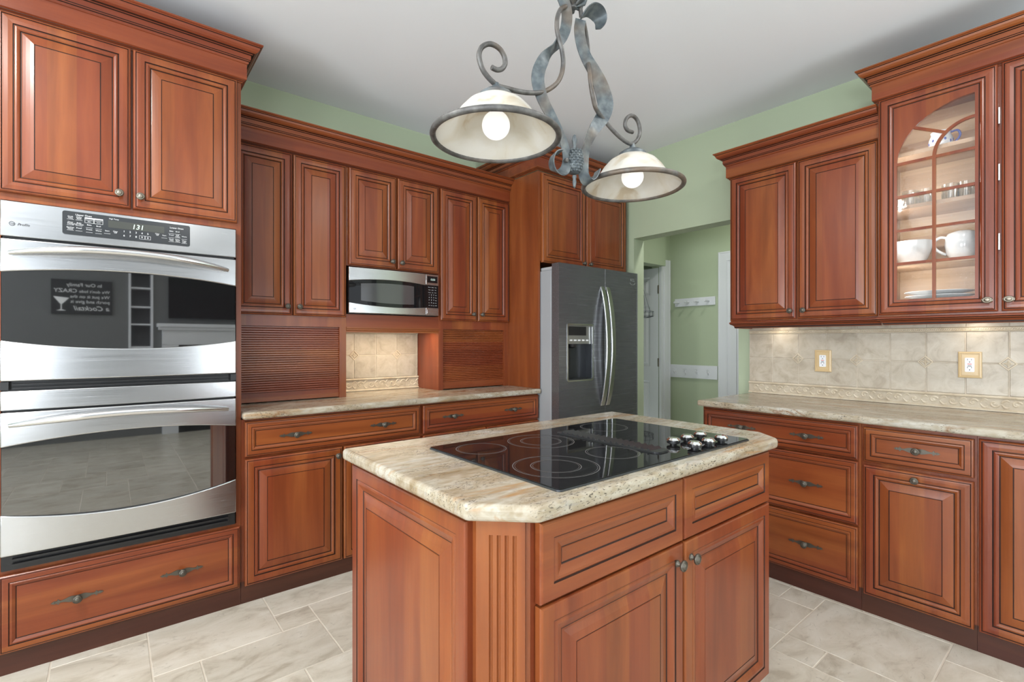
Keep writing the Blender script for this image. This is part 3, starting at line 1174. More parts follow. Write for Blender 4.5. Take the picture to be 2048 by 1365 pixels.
oven_door(1.619, 1.095, (1.4955, 1.524), (1.2455, 1.213), 1.566, 1.597, 'upper', 0)
oven_door(0.980, 0.453, (0.8525, 0.882), (0.6065, 0.560), 0.934, 0.958, 'lower', 0)
MB().strip(0, ow, lambda x: zz(0.987), lambda x: zz(1.0585), lambda x: bow(x, 0.008) - 0.002, 0.03).build('trim_strip', STEEL, oven, smooth=30, bevel=0.003)
v = MB()
for k in range(2):
    v.box(0.03, ow - 0.03, 0.004, 0.026, zz(1.066 + 0.013 * k), zz(1.071 + 0.013 * k))
v.box(0.0, ow, 0.0215, 0.03, zz(1.060), zz(1.094))
v.box(0, 0.022, 0.0, 0.03, zz(1.062), zz(1.092))
v.box(ow - 0.022, ow, 0.0, 0.03, zz(1.062), zz(1.092))
v.build('vent', BLACK, oven)
v = MB()
for k in range(2):
    v.box(0.03, ow - 0.03, 0.004, 0.03, zz(0.412 + 0.018 * k), zz(0.419 + 0.018 * k))
v.box(0.0, ow, 0.024, 0.04, zz(0.392), zz(0.45))
v.build('vent', BLACK, oven)

# ------------------------------------------------------------------ oven wall: base cabinets
b1 = cab('base_cabinet', 'cherry base cabinet beside the oven tower, one wide drawer with two pulls over two doors', 'cabinet', 0.478, LF)
dx = lambda X: X - 0.478
w1 = 1.4255 - 0.478
D = WY1 - LF - 0.002
MB().box(0, w1, 0, D, 0.105, 0.872).build('carcass', WOOD_V, b1)
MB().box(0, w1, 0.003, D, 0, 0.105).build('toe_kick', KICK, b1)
drawer_part(b1, dx(0.491), dx(1.416), 0.695, 0.862, [(dx(0.720), 0.777), (dx(1.186), 0.777)])
d = door_part(b1, dx(0.491), dx(0.953), 0.086, 0.684)
knob_part(d, dx(0.926), 0.642)
d = door_part(b1, dx(0.961), dx(1.416), 0.086, 0.684)
knob_part(d, dx(0.988), 0.642)
b2 = cab('base_cabinet', 'cherry base cabinet next to the fridge, its drawer just visible behind the island', 'cabinet', 1.426, LF)
dx = lambda X: X - 1.426
w2 = 2.3645 - 1.426
MB().box(0, w2, 0, D, 0.105, 0.872).build('carcass', WOOD_V, b2)
MB().box(0, w2, 0.003, D, 0, 0.105).build('toe_kick', KICK, b2)
drawer_part(b2, dx(1.435), dx(2.360), 0.695, 0.862, [(dx(1.647), 0.780), (dx(2.129), 0.780)])
d = door_part(b2, dx(1.435), dx(1.894), 0.086, 0.684)
knob_part(d, dx(1.867), 0.642)
d = door_part(b2, dx(1.902), dx(2.360), 0.086, 0.684)
knob_part(d, dx(1.929), 0.642)


def slab(name, pts, z0, z1, label, rot=0.0, loc=None, bev=0.013):
    mb = MB().poly_z(pts, z0, z1)
    o = mb.build(name, GRANITE, None, loc, bevel=bev, seg=4)
    tag(o, label, 'countertop')
    return o


slab('countertop', [(0.478, 2.556), (2.366, 2.556), (2.366, WY1 - 0.002), (0.478, WY1 - 0.002)], 0.873, 0.908,
     'cream granite worktop under the microwave, running from the oven tower to the fridge', loc=(1.42, 2.88, 0.873))

# ------------------------------------------------------------------ oven wall: upper cabinets
UF = 2.908
UD = WY1 - UF - 0.002
G_UP = 'wall cabinets on the oven wall'


def garage_unit(label, X0, X1, stile_l, stile_r, doors, knobs):
    c = cab('garage_cabinet', label, 'cabinet', X0, UF, 0, None, 0.908)
    a = lambda X: X - X0
    z_ = lambda z: z - 0.908
    w = X1 - X0
    m = MB()
    m.box(0, w, 0, UD, z_(1.327), z_(2.300))
    m.box(0, a(stile_l), 0, UD, z_(0.9085), z_(1.327))
    m.box(a(stile_r), w, 0, UD, z_(0.9085), z_(1.327))
    m.box(a(stile_l), a(stile_r), UD - 0.02, UD, z_(0.9085), z_(1.327))
    m.build('carcass', WOOD_V, c)
    tambour(c, a(stile_l), a(stile_r), z_(0.910), z_(1.327), 0.012)
    for (p, q), kx in zip(doors, knobs):
        dd = door_part(c, a(p), a(q), z_(1.387), z_(2.287))
        knob_part(dd, a(kx), z_(1.436))
    return c


garage_unit('cherry wall cabinet beside the oven tower, tall doors over a slatted appliance garage', 0.4785, 1.0955, 0.536, 1.0555, [(0.4855, 0.784), (0.792, 1.089)], (0.757, 0.820))
garage_unit('cherry wall cabinet next to the fridge panel, narrow tall doors over a slatted appliance garage', 1.7335, 2.3430, 1.770, 2.303, [(1.741, 2.042), (2.050, 2.338)], (2.004, 2.079))
mw = cab('wall_cabinet', 'short two-door cherry cabinet above the microwave', 'cabinet', 1.096, UF, 0, None, 1.297)
z_ = lambda z: z - 1.297
a = lambda X: X - 1.096
w = 1.733 - 1.096
m = MB()
m.box(0, w, 0, UD, z_(1.700), z_(2.300))
m.box(0, w, 0, UD, z_(1.327), z_(1.408))
m.box(0, w, UD - 0.015, UD, z_(1.408), z_(1.700))
m.build('carcass', WOOD_H, mw)
d = door_part(mw, a(1.108), a(1.414), z_(1.705), z_(2.287))
knob_part(d, a(1.382), z_(1.747))
d = door_part(mw, a(1.424), a(1.724), z_(1.705), z_(2.287))
knob_part(d, a(1.446), z_(1.745))
MB().sweep([(0.0, z_(1.330)), (0.008, z_(1.330)), (0.008, z_(1.322)), (0.004, z_(1.318)), (0.004, z_(1.312)), (-0.002, z_(1.306)), (-0.002, z_(1.298)), (-0.02, z_(1.298)), (-0.02, z_(1.327)), (0.0, z_(1.327))],
           [(0.0, 0.0), (w, 0.0)]).build('valance_molding', WOOD_H, mw)
o = crown('crown_molding', [(0.479, UF), (2.343, UF)], 2.2875, None, (1.41, UF, 2.2875))
tag(o, 'dark cherry crown molding along the top of the wall cabinets over the microwave', 'molding')

# light strip under the microwave shelf
u = thing('under_cabinet_light', 'slim white light strip under the shelf below the microwave', 'light', (1.413, 2.985, 1.317))
MB().box(-0.28, 0.28, -0.02, 0.02, 0.0, 0.0095).build('housing', PLUG_W, u)
MB().box(-0.275, 0.275, -0.016, 0.016, -0.0025, 0.0).build('lens', plain('lit_lens', (0.9, 0.8, 0.6), 0.5, emit=((1.0, 0.82, 0.55), 3.0)), u)
lt = area_light('lamp', (0, 0, -0.006), (0, 0, 0), 0.54, 0.04, 2.2, (1.0, 0.82, 0.58))
lt.parent = u

# microwave
MY, MX, MZ = 2.872, 1.0995, 1.4105
mic = thing('microwave', 'built-in stainless microwave with dark window and keypad, above the tiled niche', 'microwave', (MX, MY, MZ))
mwid, mhei = 0.613, 0.278
MB().box(0.004, mwid - 0.004, 0.028, 0.32, 0.001, mhei).build('case', BLACK, mic)
bw = lambda x: -0.012 * (1 - ((x / mwid) * 2 - 1) ** 2)
m = MB()
xd = 0.512
at = lambda x: 0.196 + 0.022 * (1 - ((x / mwid) * 2 - 1) ** 2) - 0.006 * (x / mwid)
ab = lambda x: 0.066 - 0.020 * (1 - ((x / mwid) * 2 - 1) ** 2)
m.strip(0.0, xd, at, lambda x: mhei, lambda x: bw(x), 0.02)
m.strip(0.0, xd, lambda x: 0.004, ab, lambda x: bw(x), 0.02)
dr = m.build('microwave_door', STEEL, mic, smooth=30, bevel=0.002)
m = MB()
m.strip(0.0, xd, lambda x: ab(x) - 0.002, lambda x: at(x) + 0.002, lambda x: bw(x) + 0.002, 0.02)
gl = m.build('glass', BLACKGLASS, dr, smooth=30)
m = MB()
m.strip(0.072, 0.425, lambda x: ab(x) + 0.022, lambda x: at(x) - 0.022, lambda x: bw(x) + 0.0012, 0.01)
m.build('window', plain('mesh_window', (0.06, 0.06, 0.062), 0.08, spec=0.8), gl, smooth=30)
maker_badge(dr, 0.034, 0.028, -0.0035, 0.013)
m = MB()
m.strip(xd + 0.002, mwid, lambda x: 0.206, lambda x: mhei, lambda x: bw(x), 0.02)
kp = m.build('control_panel', STEEL, mic, smooth=30, bevel=0.002)
m = MB()
m.strip(xd + 0.002, mwid, lambda x: 0.004, lambda x: 0.055, lambda x: bw(x), 0.02)
m.strip(xd + 0.010, mwid - 0.008, lambda x: 0.014, lambda x: 0.044, lambda x: bw(x) - 0.0015, 0.01)
m.build('open_button', STEEL, mic, smooth=30, bevel=0.002)
m = MB()
m.strip(xd + 0.002, mwid, lambda x: 0.053, lambda x: 0.208, lambda x: bw(x) + 0.002, 0.02)
kb = m.build('keypad', BLACKGLASS, mic, smooth=30)
m = MB()
m.strip(xd + 0.012, mwid - 0.010, lambda x: 0.222, lambda x: 0.266, lambda x: bw(x) - 0.001, 0.01)
ds_ = m.build('display', BLACKGLASS, kp, smooth=30)
m = MB()
keys = [['Popcorn', 'Reheat', 'Cook'], ['Potato', 'Snacks', 'Time'], ['Defrost', 'Auto', 'Power'], ['1', '2', '3', 'Add'], ['4', '5', '6', 'Timer'], ['7', '8', '9', 'Clock'], ['Set', '0', 'Clear', 'Start'], ['Off', 'Vent', 'Lamp', 'Hold']]
for r, row in enumerate(keys):
    n = len(row)
    for k, t in enumerate(row):
        x = xd + 0.018 + (mwid - xd - 0.030) * (k + 0.5) / n
        z = 0.190 - 0.0172 * r
        m.text(t, x, z, bw(x) + 0.0012, 0.0105 if len(t) == 1 else 0.0058)
m.build('keypad_lettering', PRINT_W, kb)
MB().text('12:51', xd + 0.055, 0.238, bw(0.57) - 0.0022, 0.017).build('clock_digits', CLOCK, mic)

# ------------------------------------------------------------------ backsplashes


def scroll_run(mb, x0, x1, z0, z1, y, period=0.076, mat=0):
    """leafy running scroll in low relief"""
    zc, hh = (z0 + z1) / 2, (z1 - z0) / 2
    n = int(round((x1 - x0) / period))
    p = (x1 - x0) / max(1, n)
    for i in range(n):
        cx = x0 + (i + 0.5) * p
        sg = 1 if i % 2 == 0 else -1
        pts = []
        for k in range(16):                     # spiral
            t = k / 15
            a = sg * (0.4 + 1.9 * PI * t)
            r = hh * (0.78 - 0.60 * t)
            pts.append((cx + r * math.cos(a) * 1.05, y, zc + r * math.sin(a)))
        mb.tube(pts, [0.0058 - 0.0026 * k / 15 for k in range(16)], 6, mat)
        for s2 in (-1, 1):                      # leaves towards the next scroll
            pts = []
            for k in range(8):
                t = k / 7
                pts.append((cx + p * (0.32 + 0.36 * t), y, zc + s2 * hh * (0.15 + 0.75 * math.sin(t * PI * 0.8)) * (1 if sg > 0 else 0.9)))
            mb.tube(pts, [0.0028 + 0.0036 * math.sin(PI * k / 7) for k in range(8)], 6, mat)
        mb.lathe([(0.0055, 0.0), (0.0045, -0.003), (0.0, -0.004)], (cx, y, zc), 8, 'y', mat)


def backsplash(label, X, Y, rot, x0, x1, zb, z_relief, zmid, ztop, zend, verts, accents, th):
    """local frame: x runs left to right, front -y at 0; verts = grout positions"""
    root = thing('tiled_backsplash', label, 'backsplash', (X, Y, zb), rot)
    q = lambda z: z - zb
    base = MB().box(x0, x1, 0.004, th, 0.0, q(zend))
    base.build('grout_bed', GROUT, root)
    m = MB()
    m.tint = []
    g = 0.0016
    rnd = random.Random(len(verts))
    vs = [x0] + [v for v in verts if x0 < v < x1] + [x1]
    for za, zc in ((z_relief, zmid), (zmid, ztop)):
        for i in range(len(vs) - 1):
            a, b, c, d = vs[i] + g, vs[i + 1] - g, q(za) + g, q(zc) - g
            e = 0.0025
            n0 = len(m.f)
            m.add([(a + e, 0, c + e), (b - e, 0, c + e), (b - e, 0, d - e), (a + e, 0, d - e), (a, 0.0035, c), (b, 0.0035, c), (b, 0.0035, d), (a, 0.0035, d), (a, 0.006, c), (b, 0.006, c), (b, 0.006, d), (a, 0.006, d)],
                  [(0, 1, 2, 3)] + [(4 + k, 4 + (k + 1) % 4, (k + 1) % 4, k) for k in range(4)] + [(8 + k, 8 + (k + 1) % 4, 4 + (k + 1) % 4, 4 + k) for k in range(4)])
            m.tint += [(rnd.random(), rnd.random(), rnd.random())] * (len(m.f) - n0)
    m.build('tile_field', WALL_TILE, root)
    m = MB()
    h = z_relief - zb
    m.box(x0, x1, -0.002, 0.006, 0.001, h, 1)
    m.sweep([(0.0, 0.001), (0.012, 0.001), (0.012, 0.006), (0.006, 0.011), (0.0, 0.012)], [(x0, -0.002), (x1, -0.002)])
    m.sweep([(0.0, h - 0.013), (0.008, h - 0.011), (0.010, h - 0.006), (0.006, h - 0.001), (0.0, h - 0.001)], [(x0, -0.002), (x1, -0.002)])
    scroll_run(m, x0 + 0.004, x1 - 0.004, 0.014, h - 0.015, -0.0012)
    m.build('relief_border', [RELIEF, RELIEF_DARK], root, smooth=50)
    if zend - ztop > 0.03:
        m = MB()
        m.box(x0, x1, -0.001, 0.006, q(ztop), q(ztop) + 0.022)
        m.sweep([(0.0, q(ztop) + 0.001), (0.004, q(ztop) + 0.003), (0.0, q(ztop) + 0.005)], [(x0, -0.001), (x1, -0.001)])
        m.sweep([(0.0, q(ztop) + 0.0175), (0.005, q(ztop) + 0.0195), (0.0, q(ztop) + 0.022)], [(x0, -0.001), (x1, -0.001)])
        x = x0 + 0.005
        zr = q(ztop) + 0.0112
        while x < x1 - 0.005:
            m.tube([(x - 0.0042, -0.0012, zr - 0.0042), (x, -0.0028, zr), (x + 0.0042, -0.0012, zr + 0.0042)], [0.0014, 0.0028, 0.0014], 6)
            x += 0.0085
        m.build('rope_trim', RELIEF, root, smooth=60)
        m = MB()
        m.tint = []
        x = x0
        while x < x1 - 0.01:
            n0 = len(m.f)
            m.box(x + 0.001, min(x + 0.152, x1), 0.0, 0.006, q(ztop) + 0.0235, q(zend) - 0.001)
            m.tint += [(rnd.random(), rnd.random(), rnd.random())] * (len(m.f) - n0)
            x += 0.1535
        m.build('liner_tile', WALL_TILE, root, bevel=0.001)
    for ax in accents:
        m = MB()
        r0 = 0.034
        zc = q(zmid)
        rings = [(r0, 0.004), (r0, -0.003), (r0 - 0.003, -0.0045), (r0 - 0.0075, -0.0045), (r0 - 0.009, -0.001), (r0 - 0.0105, 0.0005)]
        pts = [[(ax - r, y, zc), (ax, y, zc - r), (ax + r, y, zc), (ax, y, zc + r)] for r, y in rings]
        for k in range(1, len(rings)):
            for i in range(4):
                j = (i + 1) % 4
                m.add([pts[k - 1][i], pts[k - 1][j], pts[k][j], pts[k][i]], [(0, 1, 2, 3)], 1 if k == 5 else 0)
        m.add(pts[-1], [(0, 1, 2, 3)])
        for k in range(4):
            t = k * PI / 2
            m.tube([(ax + 0.003 * math.cos(t), -0.001, zc + 0.003 * math.sin(t)), (ax + 0.009 * math.cos(t), -0.003, zc + 0.009 * math.sin(t)), (ax + 0.017 * math.cos(t), -0.001, zc + 0.017 * math.sin(t))], [0.0012, 0.0042, 0.001], 6)
            t += PI / 4
            m.tube([(ax + 0.003 * math.cos(t), -0.001, zc + 0.003 * math.sin(t)), (ax + 0.0115 * math.cos(t), -0.001, zc + 0.0115 * math.sin(t))], [0.0018, 0.0012], 6)
        m.lathe([(0.0032, 0.0), (0.0025, -0.003), (0.0, -0.0038)], (ax, -0.001, zc), 8, 'y')
        m.build('accent_tile', [RELIEF, plain('dark_grout_line', (0.22, 0.16, 0.10), 0.8)], root)
    return root


NY = 3.195
backsplash('tan stone tile backsplash inside the lit niche under the microwave', 1.0960, NY, 0, 0.001, 0.6365, 0.909, 0.994, 1.150, 1.296, 1.3265,
           [1.256 - 1.096, 1.411 - 1.096, 1.565 - 1.096, 1.719 - 1.096], [1.256 - 1.096, 1.565 - 1.096], WY1 - NY - 0.001)
TXW = 3.31
Y_R0 = 1.534
backsplash('long beige stone tile backsplash with two outlets, above the right-hand worktop', TXW, Y_R0, R90, 0.0, Y_R0 + 0.14, 0.9035, 0.978, 1.135, 1.292, 1.3645,
           [Y_R0 - (1.384 - 0.1539 * k) for k in range(11)], [Y_R0 - (1.233 - 0.3078 * k) for k in range(5)], WX1 - TXW - 0.001)


def outlet(label, Yc, zc):
    o = thing('power_outlet', label, 'outlet', (TXW - 0.001, Yc, zc), R90, 'outlets on the right-hand backsplash')
    MB().panel(-0.044, 0.044, -0.065, 0.065, -0.010, [(0, .010, 0), (0, .004, 0), (.002, .001, 0), (.008, 0, 0), (.010, .003, 0), (.012, .003, 0), (.014, .0015, 0)]).build('cover_plate', PLATE_TAN, o)
    m = MB().poly_y(rrect(-0.0175, 0.0175, -0.035, 0.035, 0.004), -0.0125, -0.004)
    s = m.build('socket', PLUG_W, o)
    m = MB()
    for zo in (0.022, -0.017):
        m.box(-0.0085, -0.0065, -0.0130, -0.012, zo, zo + 0.008, 0)
        m.box(0.0060, 0.0080, -0.0130, -0.012, zo + 0.0005, zo + 0.0075, 0)
        m.lathe([(0.0026, 0.0), (0.0026, -0.0005)], (0, -0.0125, zo - 0.008), 8, 'y', 0)
    m.box(-0.008, 0.008, -0.0138, -0.012, 0.002, 0.0055, 1)
    m.box(-0.007, 0.007, -0.0138, -0.012, -0.0075, -0.004, 2)
    m.build('buttons', [BLACK, RED, PRINT_G], s)
    return o


outlet('white outlet in tan plate, the one nearer the hall opening', 1.093, 1.1255)
outlet('white outlet in tan plate, the one below the glass-door cabinet', 0.444, 1.1255)

# ------------------------------------------------------------------ fridge surround
FXL = 2.3440
fc = cab('refrigerator_cabinet', 'deep cherry cabinet above the fridge with a tall side panel', 'cabinet', FXL, 2.575, 0, None, 0.0)
a = lambda X: X - FXL
FD = WY1 - 2.575 - 0.002
m = MB()
m.box(a(2.3635), a(3.337), 0, FD, 1.815, 2.4545)
m.box(a(3.319), a(3.337), 0, FD, 1.70, 1.815)
m.build('carcass', WOOD_V, fc)
MB().box(0, a(2.3635), -0.004, FD, 0.9085, 2.4545).build('side_panel', WOOD_V, fc)
d = door_part(fc, a(2.374), a(2.827), 1.806, 2.440)
knob_part(d, a(2.796), 1.838)
d = door_part(fc, a(2.836), a(3.325), 1.806, 2.440)
knob_part(d, a(2.868), 1.838)
crown('crown', [(0.0, FD), (0.0, 0.0), (WX1 - FXL - 0.002, 0.0)], 2.4590, fc)

# fridge
RFX, RFY = 2.372, 2.390
fr = thing('refrigerator', 'grey stainless side-by-side refrigerator with water dispenser', 'refrigerator', (RFX, RFY, 0.0))
rw = 0.90
MB().box(0.0, rw, 0.075, 0.76, 0.02, 1.742).build('case', GREYCASE, fr, bevel=0.006)
split = 2.854 - RFX
DZ0, DZ1 = 0.10, 1.784
dl, dr_, dz0, dz1 = 2.458 - RFX, 2.714 - RFX, 0.968, 1.360
m = MB()
db = 0.070
m.box(0, dl, 0, db, DZ0, DZ1)
m.box(dr_, split - 0.0015, 0, db, DZ0, DZ1)
m.box(dl, dr_, 0, db, DZ0, dz0)
m.box(dl, dr_, 0, db, dz1, DZ1)
ld = m.build('refrigerator_door', DARKSTEEL, fr)
m = MB()
m.strip(split + 0.0015, rw, lambda x: DZ0, lambda x: DZ1, lambda x: 0.0 if x < rw - 0.03 else 0.018 * ((x - rw + 0.03) / 0.03) ** 2, db, 40)
rd = m.build('refrigerator_door', DARKSTEEL, fr, smooth=30, bevel=0.004)


def fridge_handle(p, x0, x1):
    h = MB()
    n = 24
    pts = []
    for i in range(n + 1):
        t = i / n
        z = 0.766 + (1.650 - 0.766) * t
        pts.append((z, -0.060 * (4 * t * (1 - t)) ** 0.85 - 0.004))
    vs, fs = [], []
    for z, y in pts:
        vs += [(x0, y, z), (x1, y, z), (x1, y + 0.013, z), (x0, y + 0.013, z)]
    for i in range(n):
        for k in range(4):
            j = (k + 1) % 4
            fs.append((4 * i + k, 4 * i + j, 4 * i + 4 + j, 4 * i + 4 + k))
    fs += [(3, 2, 1, 0), (4 * n, 4 * n + 1, 4 * n + 2, 4 * n + 3)]
    h.add(vs, fs)
    return h.build('handle', HANDLE_STEEL, p, smooth=35, bevel=0.003)


fridge_handle(ld, 2.803 - RFX, 2.846 - RFX)
fridge_handle(rd, 2.862 - RFX, 2.905 - RFX)
# dispenser
m = MB()
m.box(dl, dr_, 0.064, 0.0695, dz0, dz1)
m.box(dl, dl + 0.004, 0.004, 0.066, dz0, dz1)
m.box(dr_ - 0.004, dr_, 0.004, 0.066, dz0, dz1)
m.box(dl, dr_, 0.004, 0.066, dz0, dz0 + 0.012)
ds = m.build('dispenser', plain('dispenser_grey', (0.055, 0.06, 0.066), 0.25, 0.6), ld)
m = MB()
m.poly_y(rrect(dl - 0.007, dr_ + 0.007, dz0 - 0.007, dz1 + 0.007, 0.012)[::1], -0.003, 0.002)
fm = MB()
o_, i_ = rrect(dl - 0.008, dr_ + 0.008, dz0 - 0.008, dz1 + 0.008, 0.014), rrect(dl + 0.003, dr_ - 0.003, dz0 + 0.003, dz1 - 0.003, 0.010)
for k in range(len(o_)):
    j = (k + 1) % len(o_)
    fm.add([(o_[k][0], -0.003, o_[k][1]), (o_[j][0], -0.003, o_[j][1]), (i_[j][0], -0.003, i_[j][1]), (i_[k][0], -0.003, i_[k][1])], [(0, 1, 2, 3)])
    fm.add([(i_[k][0], -0.003, i_[k][1]), (i_[j][0], -0.003, i_[j][1]), (i_[j][0], 0.02, i_[j][1]), (i_[k][0], 0.02, i_[k][1])], [(0, 1, 2, 3)])
    fm.add([(o_[k][0], -0.003, o_[k][1]), (o_[j][0], -0.003, o_[j][1]), (o_[j][0], 0.003, o_[j][1]), (o_[k][0], 0.003, o_[k][1])], [(0, 1, 2, 3)])
fm.build('dispenser_bezel', HANDLE_STEEL, ld)
m = MB()
m.box(dl + 0.006, dr_ - 0.006, 0.012, 0.06, 1.225, dz1 - 0.004, 0)
m.box(dl + 0.012, dr_ - 0.06, 0.006, 0.02, 1.285, dz1 - 0.012, 1)
m.box(dl + 0.012, dr_ - 0.010, 0.010, 0.02, 1.228, 1.262, 0)
for k in range(5):
    m.box(dl + 0.03 + 0.042 * k, dl + 0.055 + 0.042 * k, 0.008, 0.012, 1.246, 1.256, 2)
m.lathe([(0.035, 0.0), (0.030, -0.02), (0.014, -0.03)], ((dl + dr_) / 2 - 0.05, 0.035, 1.225), 16, 'z', 1)
m.box(dl + 0.006, dl + 0.07, 0.045, 0.062, 1.05, 1.19, 1)
m.build('dispenser_controls', [plain('dispenser_silver', (0.42, 0.42, 0.41), 0.3, 0.8), BLACK, PRINT_W], ld)
m = MB()
m.text('KCL', 3.185 - RFX, 1.716, -0.0006, 0.030, 0, 'CENTER')
arc = [(3.185 - RFX + 0.030 * math.cos(t), -0.0006, 1.716 - 0.012 + 0.016 * math.sin(t)) for t in [PI + PI * k / 12 for k in range(13)]]
m.tube(arc, 0.0012, 6)
m.build('badge', plain('badge_silver', (0.62, 0.63, 0.64), 0.4, 0.5), rd)
HINGE_G = plain('hinge_grey', (0.42, 0.43, 0.44), 0.5)
MB().box(0.012, 0.10, 0.072, 0.20, 1.7425, 1.768).build('hinge_cover', HINGE_G, fr, bevel=0.008)
MB().box(rw - 0.10, rw - 0.012, 0.072, 0.20, 1.7425, 1.768).build('hinge_cover', HINGE_G, fr, bevel=0.008)
MB().box(0.02, rw - 0.02, 0.03, 0.08, 0.01, 0.095).build('base_grille', BLACK, fr)

# ------------------------------------------------------------------ right wall: base cabinets and worktop (front faces -X)
RF = 2.682
RD_ = WX1 - RF - 0.002


def rbase(label, Y0, Y1):
    c = cab('base_cabinet', label, 'cabinet', RF, Y0, R90)
    w = Y0 - Y1
    MB().box(0, w, 0, RD_, 0.105, 0.867).build('carcass', WOOD_V, c)
    MB().box(0, w, 0.003, RD_, 0, 0.105).build('toe_kick', KICK, c)
    return c


c = rbase('cherry three-drawer base cabinet at the hall end of the right-hand run', 1.508, 0.729)
a = lambda Y: 1.508 - Y
drawer_part(c, a(1.499), a(0.738), 0.694, 0.854, [(a(1.280), 0.774), (a(0.957), 0.774)])
drawer_part(c, a(1.499), a(0.738), 0.393, 0.687, [(a(1.285), 0.538), (a(0.961), 0.538)])
drawer_part(c, a(1.499), a(0.738), 0.089, 0.383, [(a(1.285), 0.236), (a(0.961), 0.236)])
c = rbase('cherry base cabinet with one drawer above a pull-out door with a top centre knob', 0.728, 0.339)
a = lambda Y: 0.728 - Y
drawer_part(c, a(0.718), a(0.346), 0.694, 0.851, [(a(0.527), 0.772)])
d = door_part(c, a(0.718), a(0.346), 0.089, 0.679)
knob_part(d, a(0.530), 0.648)
c = rbase('cherry base cabinet with full-height doors, farthest from the hall opening', 0.338, -0.140)
a = lambda Y: 0.338 - Y
d = door_part(c, a(0.332), a(0.098), 0.089, 0.855)
d = door_part(c, a(0.090), a(-0.135), 0.089, 0.855)

sl = MB().poly_z([(-0.0, -0.05), (1.664, -0.05), (1.664, 0.692), (0.0, 0.692)], 0.0, 0.035)
o = sl.build('countertop', GRANITE, None, None, bevel=0.013, seg=4)
o.location = (RF, 1.524, 0.868)
o.rotation_euler = (0, 0, R90)
tag(o, 'long cream granite worktop in front of the beige tiled wall with outlets', 'countertop')

# ------------------------------------------------------------------ right wall: upper cabinets
RU = 3.082
lo = cab('wall_cabinet', 'lower two-door cherry wall cabinet at the hall end of the right wall', 'cabinet', RU, 1.546, R90, None, 1.3655)
a = lambda Y: 1.546 - Y
z_ = lambda z: z - 1.3655
w = 1.546 - 0.7565
RUD = WX1 - RU - 0.002
MB().box(0, w, 0, RUD, z_(1.366), z_(2.292)).build('carcass', WOOD_V, lo)
d = door_part(lo, a(1.541), a(1.154), z_(1.374), z_(2.281))
knob_part(d, a(1.180), z_(1.420))
d = door_part(lo, a(1.144), a(0.762), z_(1.374), z_(2.281))
knob_part(d, a(1.110), z_(1.420))
crown('crown', [(0.0, RUD), (0.0, 0.0), (w, 0.0)], z_(2.276), lo)
light_rail(lo, [(0.0, 0.222), (0.0, 0.0), (w, 0.0)], z_(1.3665))

RT = 3.042
T0, T1 = 0.7555, -0.140
ta = cab('glass_door_cabinet', 'taller cherry wall cabinet with an arched glass door showing white dishes', 'cabinet', RT, T0, R90, None, 1.3655)
a = lambda Y: T0 - Y
w = T0 - T1
TD = WX1 - RT - 0.002
zb, zt = z_(1.366), z_(2.474)
m = MB()
m.box(0, 0.018, 0, TD, zb, zt)
m.box(w - 0.018, w, 0, TD, zb, zt)
m.box(0.018, w - 0.018, 0, TD, zb, zb + 0.022)
m.box(0.018, w - 0.018, 0, TD, zt - 0.018, zt)
m.box(0.018, 0.045, 0, 0.019, zb + 0.022, zt - 0.018)
m.box(a(0.327), a(0.293), 0, 0.019, zb + 0.022, zt - 0.018)
m.build('carcass', WOOD_V, ta)
m = MB()
m.box(0.018, w - 0.018, TD - 0.008, TD, zb + 0.022, zt - 0.018)
m.box(0.0182, 0.0202, 0.02, TD - 0.008, zb + 0.022, zt - 0.018)
m.box(w - 0.0202, w - 0.0182, 0.02, TD - 0.008, zb + 0.022, zt - 0.018)
m.box(0.0202, w - 0.0202, 0.02, TD - 0.008, zb + 0.022, zb + 0.024)
m.build('interior_lining', MAPLE, ta)
SH = [1.640, 1.925, 2.190]
for s in SH:
    MB().box(0.0205, w - 0.0205, 0.045, TD - 0.009, z_(s - 0.019), z_(s)).build('shelf', MAPLE, ta)
# arched glass door
X0, X1, Z0, Z1 = a(0.749), a(0.316), z_(1.375), z_(2.465)
GD = [p for p in DOOR_P if p[0] < 0.0590] + [(.0600, .0075, 1), (.0618, .0075, 1)]
ix0, ix1, iz0, iz1 = X0 + 0.0618, X1 - 0.0618, Z0 + 0.0618, Z1 - 0.0618
m = MB()
m.panel(X0, X1, Z0, Z1, -0.022, GD, None)
m.f.pop(); m.m.pop()
for b in ((X0, ix0, Z0, Z1), (ix1, X1, Z0, Z1), (ix0, ix1, Z0, iz0), (ix0, ix1, iz1, Z1)):   # back of the frame
    pass
gx0, gx1, gz0 = ix0 + 0.012, ix1 - 0.012, iz0 + 0.012
zspring = z_(2.120)
yA, yB = -0.0145, -0.004
# flat tracery inside the moulding: a quarter arch rising to the right
aw, ah = gx1 - gx0, z_(2.372) - zspring
arch = [(gx1 - aw * math.cos(t), zspring + ah * math.sin(t)) for t in [PI / 2 * k / 20 for k in range(21)]]
outer = [(ix0, iz0 - 0 + 0), ]


def flat(pts):
    m.poly_y(pts, yA, yB, 0)


